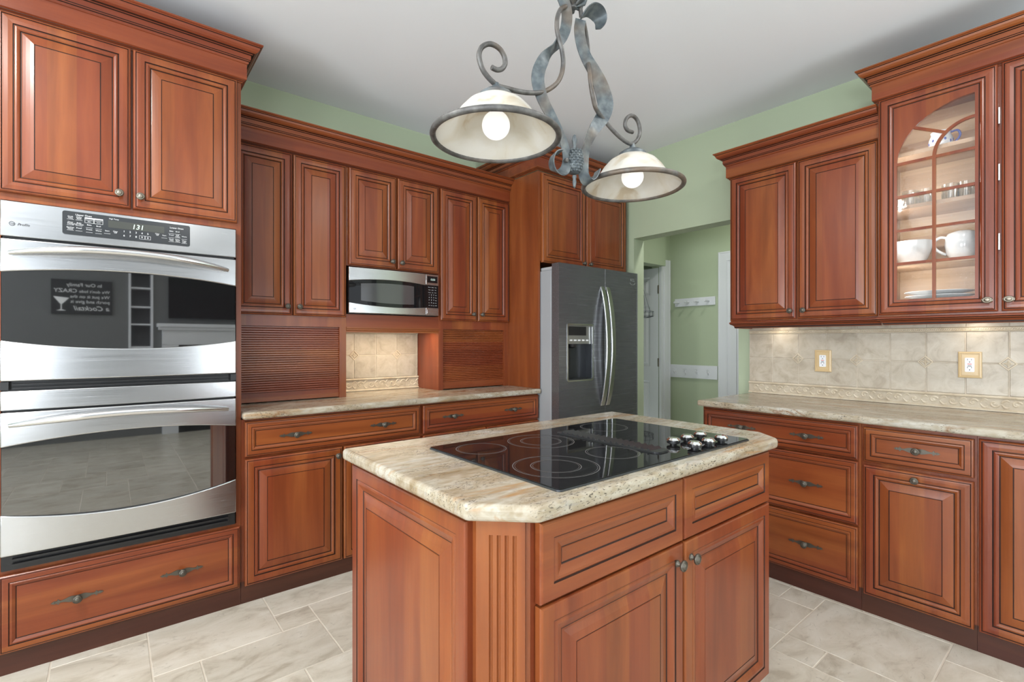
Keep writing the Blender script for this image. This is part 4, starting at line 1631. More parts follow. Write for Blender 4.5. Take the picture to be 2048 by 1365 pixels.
flat([(ix0, iz0), (ix1, iz0), (ix1, gz0), (ix0, gz0)])
flat([(ix0, gz0), (gx0, gz0), (gx0, zspring), (ix0, zspring)])
flat([(gx1, gz0), (ix1, gz0), (ix1, iz1), (gx1, iz1)])
for k in range(20):                         # spandrel
    p, q = arch[k], arch[k + 1]
    flat([(ix0, p[1]), (p[0], p[1]), (q[0], q[1]), (ix0, q[1])])
flat([(ix0, arch[-1][1]), (gx1, arch[-1][1]), (gx1, iz1), (ix0, iz1)])
mw2 = 0.0066
mx = (gx0 + gx1) / 2
yA, yB = -0.0165, -0.006
flat([(mx - mw2, gz0), (mx + mw2, gz0), (mx + mw2, zspring), (mx - mw2, zspring)])
yA, yB = -0.0162, -0.0058
for zr in (2.120, 1.957, 1.789, 1.626):
    flat([(gx0, z_(zr) - mw2), (gx1, z_(zr) - mw2), (gx1, z_(zr) + mw2), (gx0, z_(zr) + mw2)])
yA, yB = -0.0158, -0.0056
r_in = gx1 - mx
inner = [(gx1 - r_in * math.cos(t), zspring + r_in * math.sin(t) * 1.02) for t in [PI / 2 * k / 14 for k in range(15)]]
for k in range(14):
    p, q = Vector((*inner[k], 0)), Vector((*inner[k + 1], 0))
    c0 = Vector((gx1, zspring, 0))
    e0, e1 = (p - c0).normalized() * mw2, (q - c0).normalized() * mw2
    flat([tuple((p - e0)[:2]), tuple((p + e0)[:2]), tuple((q + e1)[:2]), tuple((q - e1)[:2])])
yA, yB = -0.0153, -0.0052
pa, pb = Vector((*arch[9], 0)), Vector((*inner[7], 0))
nn = Vector((-(pb - pa).y, (pb - pa).x, 0)).normalized() * mw2
flat([tuple((pa - nn)[:2]), tuple((pb - nn)[:2]), tuple((pb + nn)[:2]), tuple((pa + nn)[:2])])
gd = m.build('door', [WOOD_V, GLAZE], ta)
MB().box(ix0 - 0.006, ix1 + 0.006, -0.0055, -0.0025, iz0 - 0.006, iz1 + 0.006).build('glass', SEEDED, gd)
knob_part(gd, a(0.347), z_(1.425), mat=PEWTER, oval=1.25)
d = door_part(ta, a(0.304), a(-0.133), z_(1.375), z_(2.465))
knob_part(d, a(0.279), z_(1.425), mat=PEWTER, oval=1.25)
for hz in (2.236, 1.987, 1.681):
    MB().box(a(0.3135), a(0.3085), -0.020, -0.001, z_(hz - 0.036), z_(hz + 0.036)).build('catch', HANDLE_STEEL, gd)
crown('crown', [(0.0, TD), (0.0, 0.0), (w, 0.0)], z_(2.459), ta)
light_rail(ta, [(0.0, 0.045), (0.0, 0.0), (w, 0.0)], z_(1.3665))

# puck lights under the right wall cabinets, and an added fill strip that brightens the inside of the glass cabinet
for lab, Y in (('round puck light under the wall cabinet at the hall end', 1.32), ('round puck light under the glass-door cabinet', 0.42)):
    u = thing('puck_light', lab, 'light', (3.235, Y, 1.3645), 0, 'puck lights under the right wall cabinets')
    MB().lathe([(0.034, 0.0), (0.034, -0.010), (0.028, -0.012)], (0, 0, 0), 20).build('housing', PLUG_W, u, smooth=40)
    MB().lathe([(0.026, -0.0121), (0.020, -0.0140), (0.0, -0.0145)], (0, 0, 0), 20).build('lens', plain('puck_lens', (0.9, 0.8, 0.6), 0.5, emit=((1.0, 0.85, 0.6), 3.0)), u, smooth=60)
    lt = area_light('lamp', (0, 0, -0.018), (0, 0, 0), 0.05, 0.05, 0.22, (1.0, 0.90, 0.76))
    lt.parent = u
u = thing('cabinet_fill_light', 'added fill light strip hidden behind the left stile of the glass-door cabinet', 'light', (3.075, 0.728, 1.40))
MB().box(-0.008, 0.008, -0.004, 0.004, 0.0, 1.03).build('housing', PLUG_W, u)
for hz in (0.12, 0.38, 0.66, 0.92):
    lt = area_light('lamp', (0.006, -0.006, hz), (0, 0, 0), 0.02, 0.02, 0.55, (1.0, 0.95, 0.88))
    lt.rotation_mode = 'QUATERNION'
    lt.rotation_quaternion = Vector((0.55, -1, 0)).to_track_quat('-Z', 'Y')
    lt.parent = u

# dishes in the glass cabinet
DXX = 3.20


def plate(z, i):
    m = MB().lathe([(0.05, 0.0), (0.085, 0.004), (0.128, 0.013), (0.133, 0.0145), (0.133, 0.0165), (0.126, 0.0155), (0.083, 0.0068), (0.05, 0.003), (0.0, 0.003)], (0, 0, 0), 40)
    o = m.build('dinner_plate', WHITE_CERAMIC, None, None, smooth=40)
    o.location = (DXX - 0.005, 0.545, z)
    return tag(o, ['white dinner plate, bottom of the stack in the glass cabinet', 'white dinner plate, second from the bottom of the stack in the glass cabinet', 'white dinner plate, in the middle of the stack in the glass cabinet',
                   'white dinner plate, second from the top of the stack in the glass cabinet', 'white dinner plate, top of the stack in the glass cabinet'][i], 'plate', 'stack of plates in the glass cabinet')


for i in range(5):
    plate(1.3912 + 0.0205 * i, i)
m = MB().lathe([(0.045, 0.0), (0.052, 0.002), (0.068, 0.03), (0.082, 0.075), (0.086, 0.112), (0.084, 0.113), (0.079, 0.078), (0.064, 0.033), (0.046, 0.008), (0.0, 0.006)], (0, 0, 0), 36)
o = m.build('bowl', WHITE_CERAMIC, None, None, smooth=40)
o.location = (DXX, 0.652, SH[0])
tag(o, 'deep white bowl beside the white teapot on the cabinet shelf', 'bowl')
tp = thing('teapot', 'white teapot with a looped handle behind the lower right panes', 'teapot', (DXX, 0.455, SH[0]))
MB().lathe([(0.040, 0.0), (0.046, 0.003), (0.060, 0.03), (0.068, 0.075), (0.064, 0.112), (0.056, 0.128), (0.030, 0.138), (0.0, 0.142)], (0, 0, 0), 32).build('pot', WHITE_CERAMIC, tp, smooth=50)
MB().tube(spline([(0, 0.058, 0.112), (0, 0.085, 0.118), (0, 0.108, 0.098), (0, 0.104, 0.068), (0, 0.082, 0.044), (0, 0.060, 0.030)], 5), 0.0068, 10).build('handle', WHITE_CERAMIC, tp, smooth=60)
MB().tube(spline([(0, -0.050, 0.05), (0, -0.082, 0.075), (0, -0.098, 0.115)], 5), [0.016 - 0.0008 * k for k in range(11)], 10).build('spout', WHITE_CERAMIC, tp, smooth=60)
for i, (y, x) in enumerate(((0.652, 3.17), (0.590, 3.19), (0.498, 3.18), (0.440, 3.19))):
    m = MB().lathe([(0.026, 0.0), (0.031, 0.0), (0.034, 0.085), (0.032, 0.085), (0.0295, 0.008), (0.0, 0.008)], (0, 0, 0), 20)
    for k in range(10):
        t = 2 * PI * k / 10
        m.tube([(0.0315 * math.cos(t), 0.0315 * math.sin(t), 0.004), (0.0325 * math.cos(t), 0.0325 * math.sin(t), 0.045)], 0.0018, 5)
    o = m.build('tumbler', TUMBLER, None, None, smooth=40)
    o.location = (x, y, SH[1])
    tag(o, ['cut glass tumbler nearest the low cabinet on the middle shelf', 'cut glass tumbler second from the low cabinet on the middle shelf', 'cut glass tumbler just right of the centre bar on the middle shelf',
            'cut glass tumbler farthest from the low cabinet on the middle shelf'][i], 'glass', 'tumblers on the middle shelf')
cr = thing('creamer_jug', 'small blue and white jug on the top shelf behind the arch', 'jug', (3.19, 0.535, SH[2]))
MB().lathe([(0.030, 0.0), (0.034, 0.003), (0.047, 0.03), (0.046, 0.055), (0.037, 0.078), (0.040, 0.090), (0.038, 0.090), (0.034, 0.078), (0.0, 0.07)], (0, 0, 0), 26).build('pot', WHITE_CERAMIC, cr, smooth=50)
m = MB()
for k in range(12):
    t = 2 * PI * k / 12
    m.lathe([(0.0, -0.009), (0.005, -0.006), (0.0065, 0.0), (0.005, 0.006), (0.0, 0.009)], (0.0425 * math.cos(t), 0.0425 * math.sin(t), 0.034 + 0.010 * (k % 2)), 10, 'z')
m.build('blue_pattern', BLUE, cr, smooth=60)
MB().tube(spline([(0, -0.038, 0.080), (0, -0.062, 0.082), (0, -0.072, 0.058), (0, -0.060, 0.034), (0, -0.045, 0.025)], 5), 0.005, 8).build('handle', BLUE, cr, smooth=60)

# ------------------------------------------------------------------ island
IX, IY = 0.598, 0.767
isl = thing('kitchen_island', 'cherry kitchen island with a fluted clipped corner post, under the granite top', 'island', (IX, IY, 0.0))
iw, idp = 1.765 - IX + 0.060, 1.487 - IY
a = lambda X: X - IX
b_ = lambda Y: Y - IY
ITOP = 0.872
m = MB()
body = [(a(0.598), b_(0.848)), (a(0.678), b_(0.767)), (a(1.765), b_(0.767)), (a(1.832), b_(0.835)), (a(1.832), b_(1.487)), (a(0.598), b_(1.487))]
m.poly_z(body, 0.09, ITOP)
m.build('carcass', WOOD_V, isl)
m = MB().poly_z([(x * 0.985 + 0.008, y * 0.98 + 0.012) for x, y in body], 0.0, 0.09)
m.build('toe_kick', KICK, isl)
# front: two false drawer fronts over two doors
yf = b_(0.745)
door_part(isl, a(0.689), a(1.221), 0.692, 0.863, yf, ISL_D, 'drawer_front', True)
door_part(isl, a(1.229), a(1.757), 0.692, 0.863, yf, ISL_D, 'drawer_front', True)
ISL_DOOR = ISL_D[:-3] + [(.0675, .0105, 1), (.0695, .0105, 1), (.074, .0098, 0), (.090, .0050, 0), (.106, .0016, 0), (.1068, .0028, 1), (.1088, .0028, 1), (.1096, .0012, 0)]
d = door_part(isl, a(0.689), a(1.221), 0.095, 0.686, yf, ISL_DOOR, 'door')
knob_part(d, a(1.188), 0.639, yf)
d = door_part(isl, a(1.229), a(1.757), 0.095, 0.686, yf, ISL_DOOR, 'door')
knob_part(d, a(1.257), 0.638, yf)
# left end panel (faces -X)
m = MB()
m.panel(0.0, 1.487 - 0.862, 0.095, 0.860, 0.0, ISL_DOOR)
sp = m.build('end_panel', [WOOD_V, GLAZE], isl)
sp.location = (a(0.578), b_(1.487), 0)
sp.rotation_euler = (0, 0, R90)
# clipped corner: fluted pilaster, faces (-1,-1)
P0, P1 = Vector((a(0.598), b_(0.848))), Vector((a(0.678), b_(0.767)))
ln = (P1 - P0).length
m = MB()
e = 0.010
m.box(0.0, 0.010, -0.006, 0.01, 0.09, ITOP - 0.001)
m.box(ln - 0.010, ln, -0.006, 0.01, 0.09, ITOP - 0.001)
xs = [0.010, 0.030]
n_fl = 4
pit = 0.0165
x_f = (ln - pit * (n_fl - 1)) / 2
prev = 0.010
zt_f, zb_f = 0.838, 0.14
for k in range(n_fl):
    c0 = x_f + pit * k
    m.box(prev, c0 - 0.004, -0.012, 0.0, 0.09, ITOP - 0.001)
    m.box(c0 - 0.004, c0 + 0.004, -0.012, 0.0, zt_f, ITOP - 0.001)
    m.box(c0 - 0.004, c0 + 0.004, -0.012, 0.0, 0.09, zb_f)
    for s in range(6):                      # hollow of the flute
        t0, t1 = PI * s / 6, PI * (s + 1) / 6
        m.add([(c0 - 0.004 * math.cos(t0), -0.012 + 0.005 * math.sin(t0), zb_f), (c0 - 0.004 * math.cos(t1), -0.012 + 0.005 * math.sin(t1), zb_f),
               (c0 - 0.004 * math.cos(t1), -0.012 + 0.005 * math.sin(t1), zt_f), (c0 - 0.004 * math.cos(t0), -0.012 + 0.005 * math.sin(t0), zt_f)], [(0, 1, 2, 3)])
    prev = c0 + 0.004
m.box(prev, ln - 0.010, -0.012, 0.0, 0.09, ITOP - 0.001)
po = m.build('corner_post', WOOD_V, isl)
po.location = (P0.x, P0.y, 0)
po.rotation_euler = (0, 0, math.atan2((P1 - P0).y, (P1 - P0).x))
P0, P1 = Vector((a(1.765), b_(0.767))), Vector((a(1.832), b_(0.835)))
m = MB().box(0.004, (P1 - P0).length - 0.004, -0.010, 0.0, 0.09, ITOP - 0.001)
po = m.build('corner_post', WOOD_V, isl)
po.location = (P0.x, P0.y, 0)
po.rotation_euler = (0, 0, math.atan2((P1 - P0).y, (P1 - P0).x))

slab('countertop', [(0.556, 0.831), (0.667, 0.724), (1.778, 0.724), (1.853, 0.815), (1.853, 1.513), (0.556, 1.513)], 0.873, 0.909,
     'cream granite island top with clipped front corners, carrying the black cooktop', loc=(1.2, 1.12, 0.873), bev=0.012)

# ------------------------------------------------------------------ cooktop
CZ = 0.9095
ck = thing('cooktop', 'black glass electric cooktop with six chrome knobs set in the island', 'cooktop', (1.21, 1.05, CZ))
a = lambda X: X - 1.21
b_ = lambda Y: Y - 1.05
cx0, cx1, cy0, cy1 = 0.760, 1.658, 0.765, 1.335
m = MB().poly_z([(p[0], p[1]) for p in rrect(a(cx0), a(cx1), b_(cy0), b_(cy1), 0.012)], 0.0, 0.004)
m.build('frame', plain('frame_dark_steel', (0.10, 0.11, 0.125), 0.3, 0.8), ck)
m = MB().poly_z([(p[0], p[1]) for p in rrect(a(cx0 + 0.003), a(cx1 - 0.003), b_(cy0 + 0.003), b_(cy1 - 0.003), 0.010)], 0.004, 0.0062)
gt = m.build('glass_top', BLACKGLASS, ck)


def ring(mb, x, y, r, w=0.0013):
    n = 64
    vs = []
    for i in range(n):
        t = 2 * PI * i / n
        vs += [(x + (r - w) * math.cos(t), y + (r - w) * math.sin(t), 0.0064), (x + (r + w) * math.cos(t), y + (r + w) * math.sin(t), 0.0064)]
    mb.add(vs, [(2 * i, 2 * i + 1, (2 * i + 3) % (2 * n), (2 * i + 2) % (2 * n)) for i in range(n)])


RING_M = plain('burner_print', (0.11, 0.11, 0.11), 0.4)
for x, y, rr in ((0.872, 1.212, (0.076,)), (1.088, 1.180, (0.108, 0.066)), (0.900, 0.918, (0.113, 0.066)), (1.138, 0.925, (0.078,)), (1.452, 1.222, (0.088,))):
    m = MB()
    for r in rr:
        ring(m, a(x), b_(y), r)
        ring(m, a(x), b_(y), r - 0.0055, 0.0005)
    m.build('burner_ring', RING_M, gt)
m = MB()
vx0, vx1, vy0, vy1 = 1.222, 1.290, 0.828, 1.252
m.poly_z(rrect(a(vx0), a(vx1), b_(vy0), b_(vy1), 0.02), 0.006, 0.0105)
y = vy0 + 0.028
while y < vy1 - 0.03:
    m.add([(a(vx0 + 0.006), b_(y), 0.0105), (a(vx1 - 0.006), b_(y), 0.0105), (a(vx1 - 0.006), b_(y + 0.011), 0.0165), (a(vx0 + 0.006), b_(y + 0.011), 0.0165),
           (a(vx0 + 0.006), b_(y + 0.013), 0.0105), (a(vx1 - 0.006), b_(y + 0.013), 0.0105)], [(0, 1, 2, 3), (3, 2, 5, 4), (0, 3, 4), (1, 5, 2)])
    y += 0.0235
m.build('downdraft_vent', plain('vent_black', (0.022, 0.022, 0.024), 0.28), ck)
for y in (0.800, 0.873):
    for x in (1.372, 1.451, 1.531):
        k = MB()
        k.lathe([(0.011, 0.006), (0.011, 0.011), (0.019, 0.0115), (0.0205, 0.013), (0.0205, 0.020)], (a(x), b_(y), 0.0), 24, 'z', 0)
        k.lathe([(0.0208, 0.020), (0.0208, 0.0225), (0.0180, 0.0262), (0.0165, 0.0262), (0.0145, 0.0288), (0.006, 0.0305), (0.0, 0.031)], (a(x), b_(y), 0.0), 24, 'z', 1)
        k.build('knob', [BLACK, CHROME], ck, smooth=35)

# ------------------------------------------------------------------ island chandelier (arms lie in the plane Y = 1.06)
PY = 1.06
ch = thing('chandelier', 'wrought iron island chandelier with two alabaster glass shades', 'chandelier', (1.112, PY, 1.73))
ROD_A = [(1.0812, 2.2701), (1.0541, 2.2464), (1.0361, 2.2127), (1.0302, 2.1771), (1.0361, 2.1463), (1.048, 2.1176), (1.0554, 2.0869), (1.0534, 2.0528), (1.0387, 2.0192), (1.008, 1.9902), (0.9731, 1.9705), (0.9302, 1.9558), (0.8889, 1.947), (0.849, 1.9419), (0.8215, 1.9389), (0.7973, 1.9449), (0.771, 1.9613), (0.7581, 1.9839), (0.7561, 2.004), (0.7648, 2.024), (0.7841, 2.0398), (0.8053, 2.0454), (0.8269, 2.0412), (0.8407, 2.0269), (0.8435, 2.0083), (0.8335, 1.9913), (0.8161, 1.9817), (0.7973, 1.9819)]
RIB_A = [(1.0675, 2.2931), (1.0812, 2.2701), (1.0867, 2.2386), (1.0791, 2.1968), (1.0574, 2.157), (1.0243, 2.1158), (0.992, 2.0771), (0.9713, 2.0381), (0.9657, 2.004), (0.9763, 1.9706), (0.9952, 1.9418), (1.021, 1.9144), (1.0507, 1.8801), (1.0723, 1.8499), (1.0846, 1.8168), (1.086, 1.7881), (1.0743, 1.7637), (1.0507, 1.7523), (1.0275, 1.7581), (1.021, 1.7825), (1.0341, 1.8069), (1.0594, 1.8179)]
ROD_B1 = [(1.1302, 2.3037), (1.141, 2.2862), (1.1518, 2.266)]
ROD_B2 = [(1.1643, 2.2537), (1.185, 2.2345), (1.1993, 2.2098), (1.2031, 2.1808), (1.197, 2.1506), (1.185, 2.1286)]
ROD_B3 = [(1.185, 2.1311), (1.1798, 2.1016), (1.179, 2.0661), (1.1888, 2.0289), (1.2115, 1.9954), (1.2463, 1.9811), (1.2821, 1.9616), (1.3273, 1.9423), (1.374, 1.9304), (1.4091, 1.9318), (1.4388, 1.9527), (1.4543, 1.9819), (1.4497, 2.0114), (1.4297, 2.029), (1.4029, 2.0284), (1.3784, 2.0103), (1.3714, 1.9867), (1.3853, 1.9726), (1.4136, 1.9737)]
RIB_B = [(1.1482, 2.257), (1.1424, 2.2224), (1.1518, 2.1814), (1.1761, 2.1455), (1.2061, 2.1209), (1.2369, 2.0906), (1.2581, 2.0561), (1.2684, 2.023), (1.2542, 1.9823), (1.223, 1.9425), (1.1963, 1.9047), (1.1776, 1.8645), (1.1665, 1.8266), (1.1613, 1.7904), (1.1643, 1.7661), (1.1813, 1.7521), (1.2038, 1.7593), (1.2214, 1.7809), (1.2291, 1.7979)]
LEAF = [(1.1497, 2.2626), (1.1687, 2.2881), (1.1963, 2.3089), (1.223, 2.3122), (1.24, 2.3019), (1.2424, 2.2833), (1.2307, 2.2605)]
C0 = Vector((1.112, PY, 1.73))


def lp(x, z, y=0.0):
    return (x - C0.x, y, z - C0.z)


def rod(pts, r0, depth, name='scroll_arm', taper=True):
    p3 = [lp(x, z, depth(i / (len(pts) - 1))) for i, (x, z) in enumerate(pts)]
    sp = spline(p3, 5)
    n = len(sp)
    return MB().tube(sp, r0, 10).build(name, IRON_ROD, ch, smooth=60)


rod(ROD_A, 0.0068, lambda t: -0.016 * math.sin(t * 9.0) if t < 0.36 else 0.0)
rod(ROD_B1, 0.0068, lambda t: -0.012 * (1 - t))
rod(ROD_B2, 0.0062, lambda t: 0.018 * math.sin(PI * t))
rod(ROD_B3, 0.0066, lambda t: -0.014 * math.sin(PI * min(1, t * 3.8)) if t < 0.27 else 0.0)


def strip_iron(pts, width, face, name):
    """face(t): 1 = flat side towards the island's long front (seen broad), 0 = edge on"""
    p3 = [lp(x, z) for x, z in pts]
    sp = spline(p3, 6)
    n = len(sp)
    dirs, ws = [], []
    for i in range(n):
        t = i / (n - 1)
        tg = (sp[min(i + 1, n - 1)] - sp[max(i - 1, 0)]).normalized()
        side = tg.cross(Vector((0, 1, 0))).normalized()
        f = face(t)
        dirs.append(side * math.cos(f) + Vector((0, 1, 0)) * math.sin(f))
        ws.append(width(t))
    return MB().ribbon(sp, ws, dirs, 0.0032).build(name, IRON, ch, smooth=40)


def bump(t, c, w):
    return math.exp(-((t - c) / w) ** 2)


strip_iron(RIB_A, lambda t: 0.034 + 0.006 * bump(t, 0.36, 0.08) - 0.004 * t, lambda t: -0.55 + 1.35 * bump(t, 0.235, 0.055) + 0.45 * bump(t, 0.62, 0.12) - 0.75 * max(0, min(1, (t - 0.74) / 0.12)), 'ribbon')
strip_iron(RIB_B, lambda t: 0.034 + 0.020 * bump(t, 0.36, 0.13), lambda t: -0.55 + 0.7 * bump(t, 0.60, 0.10) - 0.75 * max(0, min(1, (t - 0.76) / 0.1)), 'ribbon')
strip_iron(LEAF, lambda t: 0.010 + 0.042 * math.sin(PI * min(1, 0.05 + t * 0.92)) ** 0.8, lambda t: -1.1, 'leaf')
# pinecone finial
m = MB()
zc = 1.805
prof = [(0.0, -0.043), (0.014, -0.040), (0.023, -0.026), (0.026, -0.008), (0.0255, 0.010), (0.021, 0.026), (0.012, 0.036), (0.004, 0.038)]
m.lathe([(r, h + zc - C0.z) for r, h in prof], (0.008, 0, 0), 24)
for r_i in range(9):
    hz = -0.034 + 0.0078 * r_i
    rr = 0.026 * math.sqrt(max(0.05, 1 - (hz / 0.046) ** 2))
    nn_ = 13
    for k in range(nn_):
        t = 2 * PI * (k + 0.5 * (r_i % 2)) / nn_
        m.lathe([(0.0, -0.0046), (0.0030, -0.0034), (0.0044, 0.0), (0.0030, 0.0034), (0.0, 0.0046)], (0.008 + rr * math.cos(t), rr * math.sin(t), hz + zc - C0.z), 6)
m.lathe([(0.006, -0.046), (0.0075, -0.052), (0.005, -0.056), (0.0065, -0.068), (0.0045, -0.080), (0.0, -0.088)], (0.008, 0, zc - C0.z), 12)
m.lathe([(0.006, 0.036), (0.0045, 0.044), (0.0075, 0.056), (0.0085, 0.064), (0.005, 0.078), (0.0, 0.083)], (0.008, 0, zc - C0.z), 12)
m.build('pinecone_finial', IRON, ch, smooth=50)
m = MB()
m.tube([lp(1.079, 1.795, -0.010), lp(1.079, 1.795, 0.0)], 0.006, 10)
m.tube([lp(1.079, 1.800, 0.004), lp(1.166, 1.800, 0.004)], 0.005, 8)
m.lathe([(0.0075, 0.0), (0.0065, -0.004), (0.0, -0.0062)], lp(1.079, 1.795, -0.006), 12, 'y')
m.build('rivet', IRON_ROD, ch, smooth=50)
# flower-shaped collar, stem and ceiling canopy
m = MB()
m.lathe([(0.0, 2.272 - C0.z), (0.012, 2.276 - C0.z), (0.014, 2.285 - C0.z), (0.030, 2.290 - C0.z), (0.043, 2.302 - C0.z), (0.046, 2.318 - C0.z), (0.040, 2.330 - C0.z), (0.016, 2.340 - C0.z)], (0, 0, 0), 28)
for k in range(8):
    t = 2 * PI * k / 8
    m.tube([(0.012 * math.cos(t), 0.012 * math.sin(t), 2.282 - C0.z), (0.034 * math.cos(t), 0.034 * math.sin(t), 2.290 - C0.z), (0.047 * math.cos(t), 0.047 * math.sin(t), 2.312 - C0.z)], [0.003, 0.008, 0.003], 8)
m.build('collar', IRON, ch, smooth=50)
m = MB()
m.lathe([(0.008, 2.335 - C0.z), (0.008, 2.74 - C0.z)], (0, 0, 0), 14)
m.build('stem', IRON_ROD, ch, smooth=50)
m = MB()
m.lathe([(0.010, 2.735 - C0.z), (0.055, 2.745 - C0.z), (0.066, 2.765 - C0.z), (0.066, CEIL - 0.0005 - C0.z)], (0, 0, 0), 28)
m.build('canopy', IRON, ch, smooth=40)
strip_iron([(1.0675, 2.2931), (1.052, 2.325), (1.020, 2.352), (0.985, 2.348), (0.972, 2.322), (0.984, 2.300)], lambda t: 0.032, lambda t: 0.3 + 0.7 * t, 'leaf')


def shade(x, zr, lab):
    s0 = MB()
    R_ = 0.167
    prof_o = [(0.030, 0.107), (0.055, 0.100), (0.080, 0.085), (0.100, 0.063), (0.115, 0.040), (0.130, 0.023), (0.148, 0.011), (R_, 0.002)]
    prof_i = [(R_ - 0.003, -0.003), (0.147, 0.006), (0.127, 0.018), (0.111, 0.036), (0.096, 0.059), (0.077, 0.080), (0.053, 0.095), (0.030, 0.101)]
    s0.lathe(prof_o + prof_i + [prof_o[0]], lp(x, zr), 56)
    s0.f = [f for f in s0.f if len(f) == 4]
    s0.m = s0.m[:len(s0.f)]
    s = s0.build('lamp_shade', ALABASTER, ch, smooth=50)
    r0 = MB()
    n = 72
    c = lp(x, zr - 0.002)
    pts = [(c[0] + R_ * 1.02 * math.cos(2 * PI * k / n), R_ * 1.02 * math.sin(2 * PI * k / n), c[2]) for k in range(n + 1)]
    r0.tube(pts, 0.0082, 10)
    r0.build('rim', IRON_ROD, s, smooth=60)
    k0 = MB()
    k0.lathe([(0.048, 0.103), (0.046, 0.113), (0.030, 0.124), (0.012, 0.130), (0.008, 0.146)], lp(x, zr), 28)
    k0.lathe([(0.018, 0.100), (0.018, 0.075), (0.014, 0.070)], lp(x, zr), 18)
    k0.build('cap', IRON, s, smooth=40)
    b0 = MB()
    b0.lathe([(0.012, 0.075), (0.014, 0.064)] + [(0.038 * math.sin(t), 0.019 + 0.038 * math.cos(t)) for t in [0.42 + (PI - 0.42) * k / 18 for k in range(18)]] + [(0.0, -0.019)], lp(x, zr + 0.012), 40)
    b0.build('bulb', BULB, s, smooth=60)


shade(0.812, 1.798, 'a')
shade(1.413, 1.786, 'b')

# ------------------------------------------------------------------ hall: peg rails, wire basket, lamp


def peg_rail(name, label, y0, y1, z0, z1, ys, double):
    r = thing(name, label, 'peg rail', (HX, (y0 + y1) / 2, z0), R90)
    hw = (y1 - y0) / 2
    MB().box(-hw, hw, -0.018, -0.0005, 0, z1 - z0).build('board', WHITE_PAINT, r, bevel=0.003)
    for yy in ys:
        x = (y0 + y1) / 2 - yy
        h = (z1 - z0) / 2
        m = MB()
        if double:
            m.box(x - 0.009, x + 0.009, -0.022, -0.018, h - 0.022, h + 0.026)
            m.tube(spline([(x, -0.02, h + 0.005), (x, -0.045, h - 0.006), (x, -0.058, h + 0.008), (x, -0.060, h + 0.026)], 4), 0.0055, 8)
            m.tube(spline([(x, -0.02, h - 0.010), (x, -0.036, h - 0.022), (x, -0.044, h - 0.012)], 4), 0.0048, 8)
            m.lathe([(0.0, -0.008), (0.008, 0.0), (0.0, 0.008)], (x, -0.060, h + 0.028), 10)
            m.build('hook', WHITE_PAINT, r, smooth=60)
        else:
            m.lathe([(0.010, 0.0), (0.0085, -0.025), (0.0075, -0.055), (0.011, -0.068), (0.013, -0.078), (0.009, -0.086), (0.0, -0.088)], (x, -0.018, h), 14, 'y')
            m.build('peg', WHITE_PAINT, r, smooth=50)
    return r


peg_rail('peg_rail', 'white wooden peg rail higher on the green hall wall', 2.511, 2.962, 1.612, 1.697, (2.915, 2.80, 2.69, 2.575), False)
peg_rail('coat_rack', 'white coat hook board lower on the green hall wall', 2.489, 3.022, 0.860, 0.997, (2.955, 2.83, 2.70, 2.575), True)
wb = thing('hanging_basket', 'dark wire basket hanging in front of the open white hall door', 'basket', (4.03, 2.905, 1.49))
m = MB()
n = 28
for r, z in ((0.105, 0.0), (0.105, 0.045), (0.07, -0.012)):
    m.tube([(r * math.cos(2 * PI * k / n), r * math.sin(2 * PI * k / n), z) for k in range(n + 1)], 0.0022, 6)
for k in range(14):
    t = 2 * PI * k / 14
    m.tube([(0.105 * math.cos(t), 0.105 * math.sin(t), 0.045), (0.105 * math.cos(t), 0.105 * math.sin(t), 0.0), (0.07 * math.cos(t), 0.07 * math.sin(t), -0.012)], 0.0016, 5)
m.build('wire_bowl', WIRE, wb)
m = MB()
for k in range(3):
    t = 2 * PI * k / 3 + 0.3
    m.tube([(0.105 * math.cos(t), 0.105 * math.sin(t), 0.045), (0, 0, 0.30)], 0.0016, 5)
m.tube([(0, 0, 0.30), (0, 0, 0.545)], 0.0016, 5)
m.build('hanger', WIRE, wb)
hl = thing('ceiling_light', 'flat white ceiling light in the hall', 'light', (3.80, 1.85, CEIL))
MB().lathe([(0.10, -0.0005), (0.10, -0.03), (0.085, -0.05), (0.0, -0.06)], (0, 0, 0), 28).build('diffuser', plain('hall_diffuser', (0.85, 0.85, 0.82), 0.5, emit=((1, 0.97, 0.9), 1.5)), hl, smooth=40)
lt = area_light('lamp', (0, 0, -0.075), (0, 0, 0), 0.14, 0.14, 10, (1.0, 0.98, 0.95))
lt.parent = hl

# ------------------------------------------------------------------ living-room end behind the camera (seen in the oven glass)
sg = thing('wall_sign', 'black sign with white lettering and a cocktail glass, mirrored in the upper oven', 'sign', (-0.266, WY0 + 0.001, 1.58))
MB().box(-0.286, 0.286, 0.0, 0.022, 0, 0.425).build('board', plain('sign_black', (0.018, 0.018, 0.02), 0.6), sg)
m = MB()
ys = 0.0225
tx = lambda s, x, z, size, al='LEFT', sh=0.0: m.text(s, x, z, ys, size, 0, al, sh, 'flipx')
tx('In Our Family', 0.02, 0.345, 0.060, 'CENTER')
tx("We don't hide", 0.262, 0.270, 0.050)
tx('CRAZY', -0.262, 0.268, 0.066, 'RIGHT')
tx('We put it on the', 0.262, 0.203, 0.055)
tx('porch and give it', 0.262, 0.140, 0.055)
tx('a Cocktail', 0.262, 0.050, 0.082, 'LEFT', 0.3)
gx, gz = -0.195, 0.05
for pts in ([(-0.072, 0.165), (0.072, 0.15), (0.006, 0.07), (-0.006, 0.07)], [(-0.005, 0.0), (0.005, 0.0), (0.005, 0.075), (-0.005, 0.075)], [(-0.045, -0.008), (0.045, -0.008), (0.012, 0.006), (-0.012, 0.006)]):
    m.add([(gx + p[0], ys, gz + p[1]) for p in pts], [tuple(range(len(pts)))])
m.build('lettering', plain('chalk_white', (0.92, 0.92, 0.92), 0.7), sg)
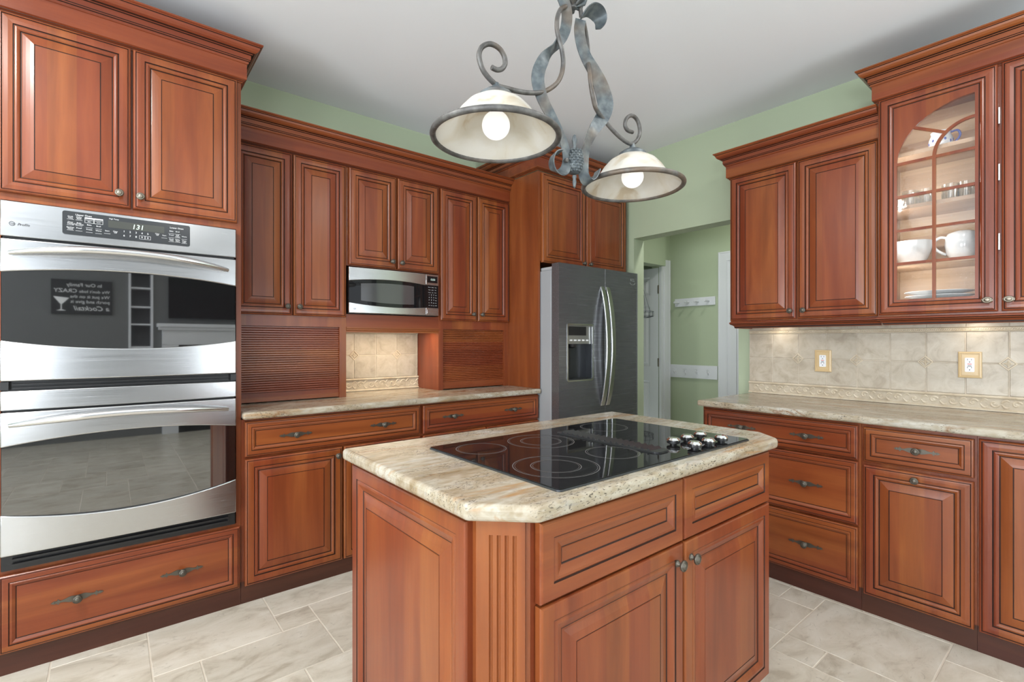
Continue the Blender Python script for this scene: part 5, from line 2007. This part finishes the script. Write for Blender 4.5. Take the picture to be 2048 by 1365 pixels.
# recessed shelves in the wall
bs = thing('niche_bookshelf', 'narrow recessed shelf column beside the wall sign, reflected in the oven glass', 'bookshelf', (0.315, WY0, 1.16))
m = MB()
DARK = plain('shelf_back_paint', (0.09, 0.09, 0.095), 0.7)  # dark tone for the back of the shelf column
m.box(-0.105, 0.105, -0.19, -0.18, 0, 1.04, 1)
for z in (0.0, 0.30, 0.53, 0.78, 1.02):
    m.box(-0.105, 0.105, -0.18, 0.0, z, z + 0.02, 0)
m.box(-0.13, -0.105, -0.19, 0.02, -0.02, 1.06, 0)
m.box(0.105, 0.13, -0.19, 0.02, -0.02, 1.06, 0)
m.build('case', [WHITE_PAINT, DARK], bs)
fp = thing('fireplace', 'white fireplace surround with mantel shelf, reflected in the oven glass', 'fireplace', (1.0, WY0 + 0.001, 0.0))
m = MB()
m.box(-0.52, 0.52, 0.0, 0.17, 1.44, 1.485)
m.box(-0.50, 0.50, 0.0, 0.14, 1.40, 1.44)
m.box(-0.46, 0.46, 0.0, 0.10, 1.20, 1.40)
m.box(-0.46, -0.28, 0.0, 0.10, 0.0, 1.20)
m.box(0.28, 0.46, 0.0, 0.10, 0.0, 1.20)
m.build('mantel', WHITE_PAINT, fp, bevel=0.004)
MB().box(-0.28, 0.28, 0.0, 0.05, 0.0, 1.20).build('firebox', BLACK, fp)
tv = thing('television', 'black flat television on the wall above the fireplace mantel', 'television', (1.10, WY0 + 0.001, 1.56))
MB().box(-0.49, 0.49, 0.012, 0.05, 0.0, 0.56).build('screen', plain('tv_black', (0.01, 0.01, 0.011), 0.12), tv, bevel=0.004)
MB().box(-0.15, 0.15, 0.0, 0.012, 0.15, 0.40).build('bracket', BLACK, tv)

# fill lamps added at the ceiling, out of frame, to brighten the upper doors
for lab, X, Y, pw in (('added ceiling fill lamp nearest the oven cabinet', -0.68, 1.55, 38), ('added ceiling fill lamp behind the camera near the left wall', -1.3, -0.2, 24),
                      ('added ceiling fill lamp over the right-hand worktop', 1.85, 0.1, 14), ('added ceiling fill lamp behind the camera near the fireplace', 0.6, -1.3, 14)):
    r = thing('ceiling_fill_lamp', lab, 'light', (X, Y, CEIL), 0, 'added ceiling fill lamps')
    MB().lathe([(0.085, -0.0005), (0.085, -0.006), (0.065, -0.008)], (0, 0, 0), 28).build('trim_ring', PLUG_W, r, smooth=40)
    MB().lathe([(0.064, -0.0075), (0.05, -0.0105), (0.0, -0.0115)], (0, 0, 0), 28).build('lens', plain('fill_lamp_lens', (0.9, 0.9, 0.88), 0.5, emit=((1, 0.96, 0.9), 6.0)), r, smooth=60)
    lt = area_light('lamp', (0, 0, -0.014), (0, 0, 0), 0.11, 0.11, pw, (1.0, 0.975, 0.94))
    lt.parent = r
